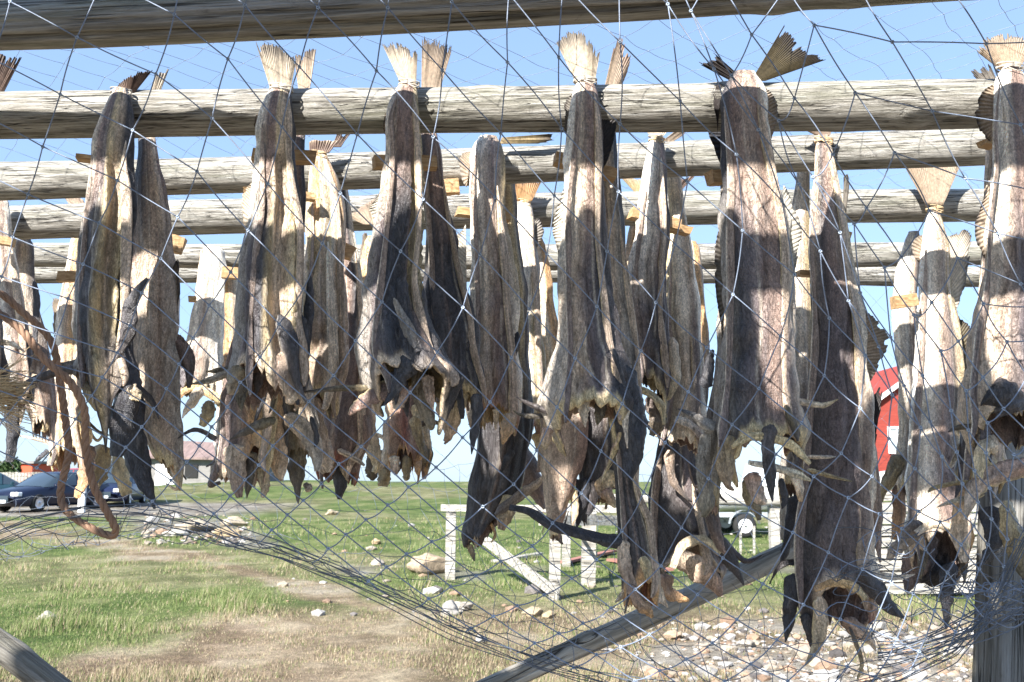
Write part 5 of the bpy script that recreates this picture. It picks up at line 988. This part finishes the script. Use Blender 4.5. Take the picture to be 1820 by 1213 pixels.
# ------------------------------------------------------------------ cars
def glassm(): return mat('car_glass', (.03, .045, .06), .08, .8)
CG = glassm(); TY = mat('tyre_rubber', (.02, .02, .02), .8, .3); RIM = mat('rim_alloy', (.55, .56, .58), .35, .6, .7); HL = mat('headlight_glass', (.75, .78, .8), .1, .8); TLm = mat('taillight_red', (.55, .02, .02), .2, .6)
def car(x, y, yaw, paint, label, wagon=False, van=False):
    z = float(height(np.array(x), np.array(y))); e = empty('parked_car', (x, y, z)); e.rotation_euler = (0, 0, yaw); tag(e, label, 'car')
    pm = mat('car_paint', paint, .28, .6, .2)
    # stations along the length, front at -x: (x, z bottom, z belt, half width)
    S = [(-2.3, .35, .52, .62), (-2.25, .28, .68, .74), (-2.0, .22, .78, .85), (-1.2, .20, .90, .89), (-.7, .20, .97, .9), (.6, .20, .99, .9), (1.6, .21, 1.02, .89), (2.1, .26, 1.0, .84), (2.28, .34, .92, .76), (2.32, .42, .80, .70)]
    if wagon or van: S = [s if s[0] < 1.5 else (s[0], s[1], s[2]+.03, s[3]) for s in S]
    def loft(S, rnd=.12):
        V = []
        for (X, a, c, hw) in S:
            pr = [(-hw*.92, a), (-hw, a+.12), (-hw, (a+c)/2), (-hw*.97, c-.08), (-hw*.86, c), (0, c+.035), (hw*.86, c), (hw*.97, c-.08), (hw, (a+c)/2), (hw, a+.12), (hw*.92, a), (0, a-.01)]
            V += [(X, u, v) for u, v in pr]
        n = 12; return np.array(V), grid(len(S), n, True)+[tuple(range(n)), tuple((len(S)-1)*n+j for j in range(n))[::-1]]
    V, F = loft(S); mesh('body', V, F, pm, e)
    top = 1.46 if not van else 1.85
    G = [(-1.15, .90, .93, .80, .80), (-.35, .95, top-.06, .84, .66), (.1, .95, top, .85, .68), (1.0, .96, top-.01, .85, .67), (1.75 if not (wagon or van) else 2.0, .97, top-.14 if not (wagon or van) else top-.05, .82, .62), (2.0 if not (wagon or van) else 2.25, .98, 1.0, .78, .76)]
    V = []; 
    for (X, a, c, hb, ht) in G: V += [(X, -hb, a), (X, -ht, c-.05), (X, -ht*.8, c), (X, 0, c+.02), (X, ht*.8, c), (X, ht, c-.05), (X, hb, a)]
    V = np.array(V); n = 7; F = grid(len(G), n); gl = []
    for i in range(len(G)-1):
        for j in range(n-1): gl.append(1 if (j in (0, 5)) or (i in (0, len(G)-2)) and j not in (0, 5) else 0)
    mesh('cabin', V, F, [pm, CG], e, mi=gl)
    for X in (-.36, .42, 1.25):
        for s in (-1, 1):
            bb = MB(); h = top-.1; plank(bb, (X, s*.86, .93), (X+.03, s*.695, h), .07, .02); bb.build('pillar', pm, e)
    for X in (-1.42, 1.38):
        for s in (-1, 1):
            bb = MB(); th = np.linspace(0, 2*math.pi, 28, endpoint=False); pr = [(.20, 0), (.30, .0), (.325, .03), (.325, .17), (.29, .2), (.20, .19)]
            V = np.array([[(X+r*math.cos(a), s*(.91-w_), .325+r*math.sin(a)) for a in th] for r, w_ in pr]).reshape(-1, 3); wv = mesh('wheel', V, grid(len(pr), 28, True), TY, e)
            pr = [(.02, .0), (.06, .01), (.17, .03), (.205, .01)]; V = np.array([[(X+r*(1-.12*(math.sin(a*5) > 0)*(r > .1))*math.cos(a), s*(.915-w_), .325+r*math.sin(a)) for a in th] for r, w_ in pr]).reshape(-1, 3)
            rm = mesh('rim', V, grid(len(pr), 28, True)+[tuple(range(28))], RIM, wv)
    for s in (-1, 1):
        bb = MB(); bb.box((-2.2, s*.6, .66), (.22, .36, .15), bev=.3); bb.build('headlight', HL, e); bb = MB(); bb.box((2.27, s*.68, .95 if wagon else .82), (.12, .2, .5 if wagon else .16), bev=.3); bb.build('taillight', TLm, e)
        bb = MB(); bb.box((-.75, s*.98, .98), (.12, .18, .12), bev=.3); bb.build('mirror', pm, e)
    bb = MB(); bb.box((-2.3, 0, .5), (.06, .7, .22), bev=.3); bb.build('grille', CG, e)
    bb = MB(); bb.box((-2.33, 0, .40), (.02, .5, .11)); bb.build('number_plate', HL, e)
    return e
def at_ground(px, Y): return (px-910)/FPX/(cP+.17*sP)*Y
car(at_ground(92, 36.5), 36.5, R(70), (.007, .011, .03), 'dark blue sedan facing us behind the rope loop')
car(at_ground(-22, 39), 39.0, R(215), (.02, .055, .075), 'dark teal wagon at the left edge with a red tail light', wagon=True)
car(at_ground(205, 40), 40., R(100), (.015, .022, .06), 'dark blue van right of the white marker post', van=True)
car(at_ground(163, 44), 44., R(150), (.35, .03, .025), 'red car mostly hidden between the blue sedan and the van')
p = np.array([at_ground(146, 34.5), 34.5, float(height(at_ground(146, 34.5), 34.5))]); bb = MB(); plank(bb, p, p+np.array([0, 0, 1.0]), .22, .14); tag(bb.build('marker_post', mat('white_paint', (.75, .75, .74), .6, .3), None, p), 'white marker post between the parked cars', 'post')
# ------------------------------------------------------------------ buildings
def bldn(base, var=.15, board=0, sc=(2, 2, 6)):
    def f(t, b):
        n = noise(t, coords(t, sc, False), 1, 6, .6); c = ramp(t, n, [(.3, tuple(q*(1-var) for q in base)), (.7, tuple(min(1, q*(1+var)) for q in base))])
        if board:
            s = N(t, 'ShaderNodeSeparateXYZ', {0: coords(t, (1, 1, 1), False)}); w_ = N(t, 'ShaderNodeMath', {0: s.outputs[2], 1: board}, operation='MULTIPLY').outputs[0]
            fr = N(t, 'ShaderNodeMath', {0: w_}, operation='FRACT').outputs[0]; c = mixc(t, ramp(t, fr, [(0, .75), (.12, 0.0), (1, 0.0)]), c, tuple(q*.35 for q in base)); bump(t, b, fr, .03, .6)
        t.links.new(c, b.inputs['Base Color'])
    return f
REDW = mat('red_clapboard', rough=.75, spec=.2, build=bldn((.27, .05, .038), .15, 6.5)); WHT = mat('white_trim', (.78, .78, .77), .6, .3); CONC = mat('concrete_wall', rough=.9, spec=.15, build=bldn((.22, .21, .20), .2))
RUST = mat('rusty_tin_roof', rough=.7, spec=.3, build=bldn((.20, .145, .13), .45, 0, (8, .6, 1))); PANE = mat('window_pane', (.28, .33, .36), .08, .8); DK = mat('dark_opening', (.03, .03, .03), .9, .1); ORR = mat('orange_red_wall', (.55, .10, .05), .8, .2)
def gable_house(px0, px1, Y, zb, ze, za, depth, wallm, roofm, label, wins=(), trim=True, name='house', yaw=0):
    x0, x1 = [(q-910)/FPX/(cP+.08*sP)*Y for q in (px0, px1)]; xm = (x0+x1)/2; e = empty(name, (x0, Y, zb)); tag(e, label, 'house'); o = np.array(e.location)
    V = [(x0, Y, zb), (x1, Y, zb), (x1, Y, ze), (xm, Y, za), (x0, Y, ze)]; V = V+[(a, Y+depth, c) for a, _, c in V]
    mesh('wall', V, [(0, 1, 2, 3, 4), (9, 8, 7, 6, 5), (0, 4, 9, 5), (1, 6, 7, 2), (0, 5, 6, 1)], wallm, e, o, smooth=False)
    for s, xe in ((-1, x0), (1, x1)):
        bb = MB(); dz = (za-ze)/(xm-x0)*.35; A = np.array([xe+s*.35, 0, ze-dz]); B = np.array([xm, 0, za]); pr = [A, B, B+np.array([0, 0, .16]), A+np.array([0, 0, .16])]
        V = [q+np.array([0, Y-.3, .01]) for q in pr]+[q+np.array([0, Y+depth+.3, .01]) for q in pr]; rf = mesh('roof', V, [(0, 1, 2, 3), (7, 6, 5, 4), (0, 4, 5, 1), (1, 5, 6, 2), (2, 6, 7, 3), (3, 7, 4, 0)], roofm, e, o, smooth=False)
        if trim:
            pr = [A+np.array([0, 0, -.12]), B+np.array([0, 0, -.12]), B+np.array([0, 0, .18]), A+np.array([0, 0, .18])]
            V = [q+np.array([0, Y-.36, .01]) for q in pr]+[q+np.array([0, Y-.31, .01]) for q in pr]; mesh('bargeboard', V, [(0, 1, 2, 3), (7, 6, 5, 4), (0, 4, 5, 1), (1, 5, 6, 2), (2, 6, 7, 3), (3, 7, 4, 0)], WHT, rf, o, smooth=False)
    for (cx, cz, w_, h_) in wins:
        bb = MB(); t_ = .14
        for (dx, dz, a, c) in ((0, h_/2, w_+t_, t_), (0, -h_/2, w_+t_, t_), (-w_/2, 0, t_, h_-t_), (w_/2, 0, t_, h_-t_), (0, 0, .06, h_-t_)): bb.box((cx+dx, Y-.04, cz+dz), (a, .1, c), bev=.05)
        wn = bb.build('window', WHT, e, o); bb = MB(); bb.box((cx, Y-.015, cz), (w_, .02, h_), bev=.02); pn = bb.build('pane', PANE, wn, (0, 0, 0)); pn.location = tuple(-o)
    return e
wx = lambda px, Y: (px-910)/FPX/(cP+.08*sP)*Y
gable_house(1536, 1790, 55, .3, 5.3, 8.3, 9, REDW, REDW, 'red clapboard house with white trim seen between the fish at right', wins=[(wx(1592, 55), 3.5, .95, 1.45), (wx(1690, 55), 3.5, .95, 1.45)])
# grey store with rusty roof
Y = 66.; x0, x1 = wx(262, Y), wx(470, Y); e = empty('stone_shed', (x0, Y, .3)); tag(e, 'grey block shed with a rusty tin roof left of the second front fish', 'shed'); o = np.array(e.location)
bb = MB(); bb.box(((x0+x1)/2, Y+3, 1.3), (x1-x0, 6, 2.8), bev=.01); bb.build('wall', CONC, e, o)
V = [(x0-.3, Y-.5, 2.75), (x1+.4, Y-.5, 2.55), (x1+.1, Y+3, 3.6), (x0+.3, Y+3, 4.0), (x0-.3, Y-.5, 2.6), (x1+.4, Y-.5, 2.4), (x1+.1, Y+6.6, 2.4), (x0+.3, Y+6.6, 2.6)]
mesh('roof', V, [(0, 1, 2, 3), (4, 5, 1, 0), (3, 2, 6, 7), (5, 6, 2, 1), (7, 4, 0, 3), (4, 7, 6, 5)], RUST, e, o, smooth=False)
for q, (px, w_) in enumerate(((345, .9), (390, .9), (425, .6))):
    bb = MB(); bb.box((wx(px, Y), Y-.03, 1.7), (w_, .1, .9), bev=.03); bb.build('window', DK, e, o)
bb = MB(); bb.box((wx(300, Y), Y-.04, 1.2), (1.4, .08, 2.0), bev=.03); bb.build('door', WHT, e, o)
# low red building, grey fence, shrub at far left
Y = 75.; x0, x1 = wx(8, Y), wx(64, Y); e = empty('low_red_building', (x0, Y, .2)); tag(e, 'low orange red building far behind the cars at the left edge', 'building'); o = np.array(e.location)
bb = MB(); bb.box(((x0+x1)/2-.0, Y+3, 1.2), (x1-x0, 6, 2.2), bev=.01); bb.build('wall', ORR, e, o); bb = MB(); bb.box(((x0+x1)/2, Y+3, 2.42), (x1-x0+.4, 6.4, .2), bev=.05); bb.build('roof', CONC, e, o)
bb = MB(); bb.box((x0+.9, Y-.02, 1.3), (.7, .06, .8), bev=.02); bb.build('window', PANE, e, o)
Y = 58.; e = empty('picket_fence', (wx(-60, Y), Y, .3)); tag(e, 'long grey board fence behind the parked cars', 'fence'); o = np.array(e.location); bb = MB(); x = wx(-60, Y)
while x < wx(262, Y): bb.box((x, Y, .95+.05*hsh(x, 1, 1)), (.17, .03, 1.3), bev=.02); x += .2
bb.build('pickets', PLANK, e, o); bb = MB()
for z in (.6, 1.3): bb.box(((wx(-60, Y)+wx(262, Y))/2, Y+.05, z), (wx(262, Y)-wx(-60, Y), .06, .1), bev=.02)
bb.build('rails', PLANK, e, o)
LEAF = mat('shrub_leaf', (.05, .085, .03), .7, .2); BARK = mat('shrub_bark', (.12, .09, .06), .9, .1)
def shrub(px, Y, h, w_, label, sd):
    x = wx(px, Y); e = empty('shrub', (x, Y, .3)); tag(e, label, 'shrub'); o = np.array(e.location); bb = MB()
    for q in range(5): a = q*1.3; bb.tube([(x, Y, .2), (x+.3*w_*math.cos(a), Y+.3*w_*math.sin(a), .3+h*.5), (x+.45*w_*math.cos(a+.3), Y+.4*w_*math.sin(a), .3+h*.8)], [.06, .04, .02], 6)
    bb.build('trunk', BARK, e, o, True); r = np.random.default_rng(sd); n = 2600; d = r.normal(size=(n, 3)); d /= np.linalg.norm(d, axis=1)[:, None]; rr = r.random(n)**.45*(.7+.5*vn(d[:, 0]*3, d[:, 2]*3, sd))
    c = np.array([x, Y, .3+h*.6])+d*rr[:, None]*np.array([w_/2, w_/2, h*.45]); s = .10; V = np.stack([c+r.normal(size=(n, 3))*s for _ in range(3)], 1).reshape(-1, 3)
    mesh('foliage', V, np.arange(n*3).reshape(-1, 3), LEAF, e, o, smooth=False)
shrub(26, 64., 2.3, 1.3, 'dark shrub in front of the low red building', 3); shrub(-5, 66., 2.2, 3., 'low green shrub at the very left edge', 5)
# ------------------------------------------------------------------ boat on its trailer
Y = 23.5; zg = float(height(wx(1300, Y), Y)); x0 = wx(1240, Y); e = empty('motor_boat', (x0, Y, zg+.75)); tag(e, 'white motor boat with a blue stripe and windscreen on a trailer', 'boat'); o = np.array(e.location)
HULL = mat('white_hull', (.74, .72, .68), .35, .5); BLUE = mat('blue_stripe', (.03, .10, .38), .4, .5); GALV = mat('galvanised_steel', (.5, .53, .55), .4, .5, .6)
st_ = [(0, .0, .62, .85), (.6, .0, .64, .92), (2.2, .02, .68, .95), (3.6, .12, .78, .8), (4.5, .32, .90, .42), (4.9, .62, .98, .06)]
def hull(a, c, k_=1.0, m=HULL, nm='hull'):
    V = []
    for (X, zb, zt, hw) in st_:
        H = zt-zb
        V += [(x0+X, Y-hw*f*k_, zg+.55+zb+H*g_) for f, g_ in ((0, 0), (.55, .12), (.85, .38), (.96, .7), (1, 1))][a:c]+[(x0+X, Y+hw*f*k_, zg+.55+zb+H*g_) for f, g_ in ((1, 1), (.96, .7), (.85, .38), (.55, .12))][4-c+1 if c < 5 else 0:]
    n = len(V)//6; F = grid(6, n, True)+[tuple(range(n))[::-1]]
    return mesh(nm, V, F, m, e, o)
hull(0, 5)
bb = MB()
for s in (-1, 1):
    V = []
    for (X, zb, zt, hw) in st_:
        H = zt-zb; V += [(x0+X, Y+s*(hw*.80+.012), zg+.55+zb+H*.30), (x0+X, Y+s*(hw*.92+.012), zg+.55+zb+H*.50)]
    bb.add(V, grid(6, 2))
bb.build('stripe', BLUE, e, o)
V = []
for (X, zb, zt, hw) in st_: V += [(x0+X, Y-hw*1.03, zg+.55+zt), (x0+X, Y-hw*.6, zg+.55+zt+.08), (x0+X, Y+hw*.6, zg+.55+zt+.08), (x0+X, Y+hw*1.03, zg+.55+zt)]
mesh('deck', V, grid(6, 4), HULL, e, o)
bb = MB(); bb.add([(x0+1.2, Y-.7, zg+1.25), (x0+2.3, Y-.65, zg+1.25), (x0+1.75, Y-.45, zg+1.72), (x0+1.3, Y-.5, zg+1.75), (x0+1.2, Y+.7, zg+1.25), (x0+2.3, Y+.65, zg+1.25), (x0+1.75, Y+.45, zg+1.72), (x0+1.3, Y+.5, zg+1.75)], [(0, 1, 2, 3), (7, 6, 5, 4), (1, 5, 6, 2), (0, 3, 7, 4), (3, 2, 6, 7)])
bb.build('windscreen', mat('pale_windscreen', (.55, .62, .66), .1, .8), e, o)
e = empty('boat_trailer', (x0, Y, zg)); tag(e, 'galvanised boat trailer with a white wheel under the boat', 'trailer'); o = np.array(e.location)
bb = MB(); bb.box((x0+2.4, Y-.75, zg+.52), (4.8, .07, .12)); bb.box((x0+2.4, Y+.75, zg+.52), (4.8, .07, .12)); 
for X in (.2, 1.4, 3.0, 4.6): bb.box((x0+X, Y, zg+.50), (.08, 1.44, .08))
bb.build('frame', GALV, e, o)
for X in (.85,):
    for s in (-1, 1):
        th = np.linspace(0, 2*math.pi, 28, endpoint=False); pr = [(.17, 0), (.25, .0), (.275, .03), (.275, .15), (.24, .17)]
        V = np.array([[(x0+X+r*math.cos(a), Y+s*(1.05-w_), zg+.275+r*math.sin(a)) for a in th] for r, w_ in pr]).reshape(-1, 3); wv = mesh('wheel', V, grid(5, 28, True), TY, e, o)
        pr = [(.02, -.01), (.09, .0), (.175, .015)]; V = np.array([[(x0+X+r*math.cos(a), Y+s*(1.05-w_), zg+.275+r*math.sin(a)) for a in th] for r, w_ in pr]).reshape(-1, 3); rm = mesh('rim', V, grid(3, 28, True)+[tuple(range(28))], WHT, wv, o)
        bb = MB(); tt_ = np.linspace(.1, math.pi-.1, 10); bb.add([(x0+X+.36*math.cos(a), Y+s*1.06, zg+.28+.36*math.sin(a)) for a in tt_]+[(x0+X+.36*math.cos(a), Y+s*.84, zg+.28+.36*math.sin(a)) for a in tt_], [(i, i+1, i+11, i+10) for i in range(9)]); bb.build('mudguard', GALV, e, o)
for q, px in enumerate((1385, 1398)):
    bb = MB(); bb.box((x0+4.3+q*.5, Y-.8, zg+.45), (.3, .05, .13)); bb.build('light', TLm, e, o)
print('objects', len(bpy.data.objects), 'verts', sum(len(m.vertices) for m in bpy.data.meshes))
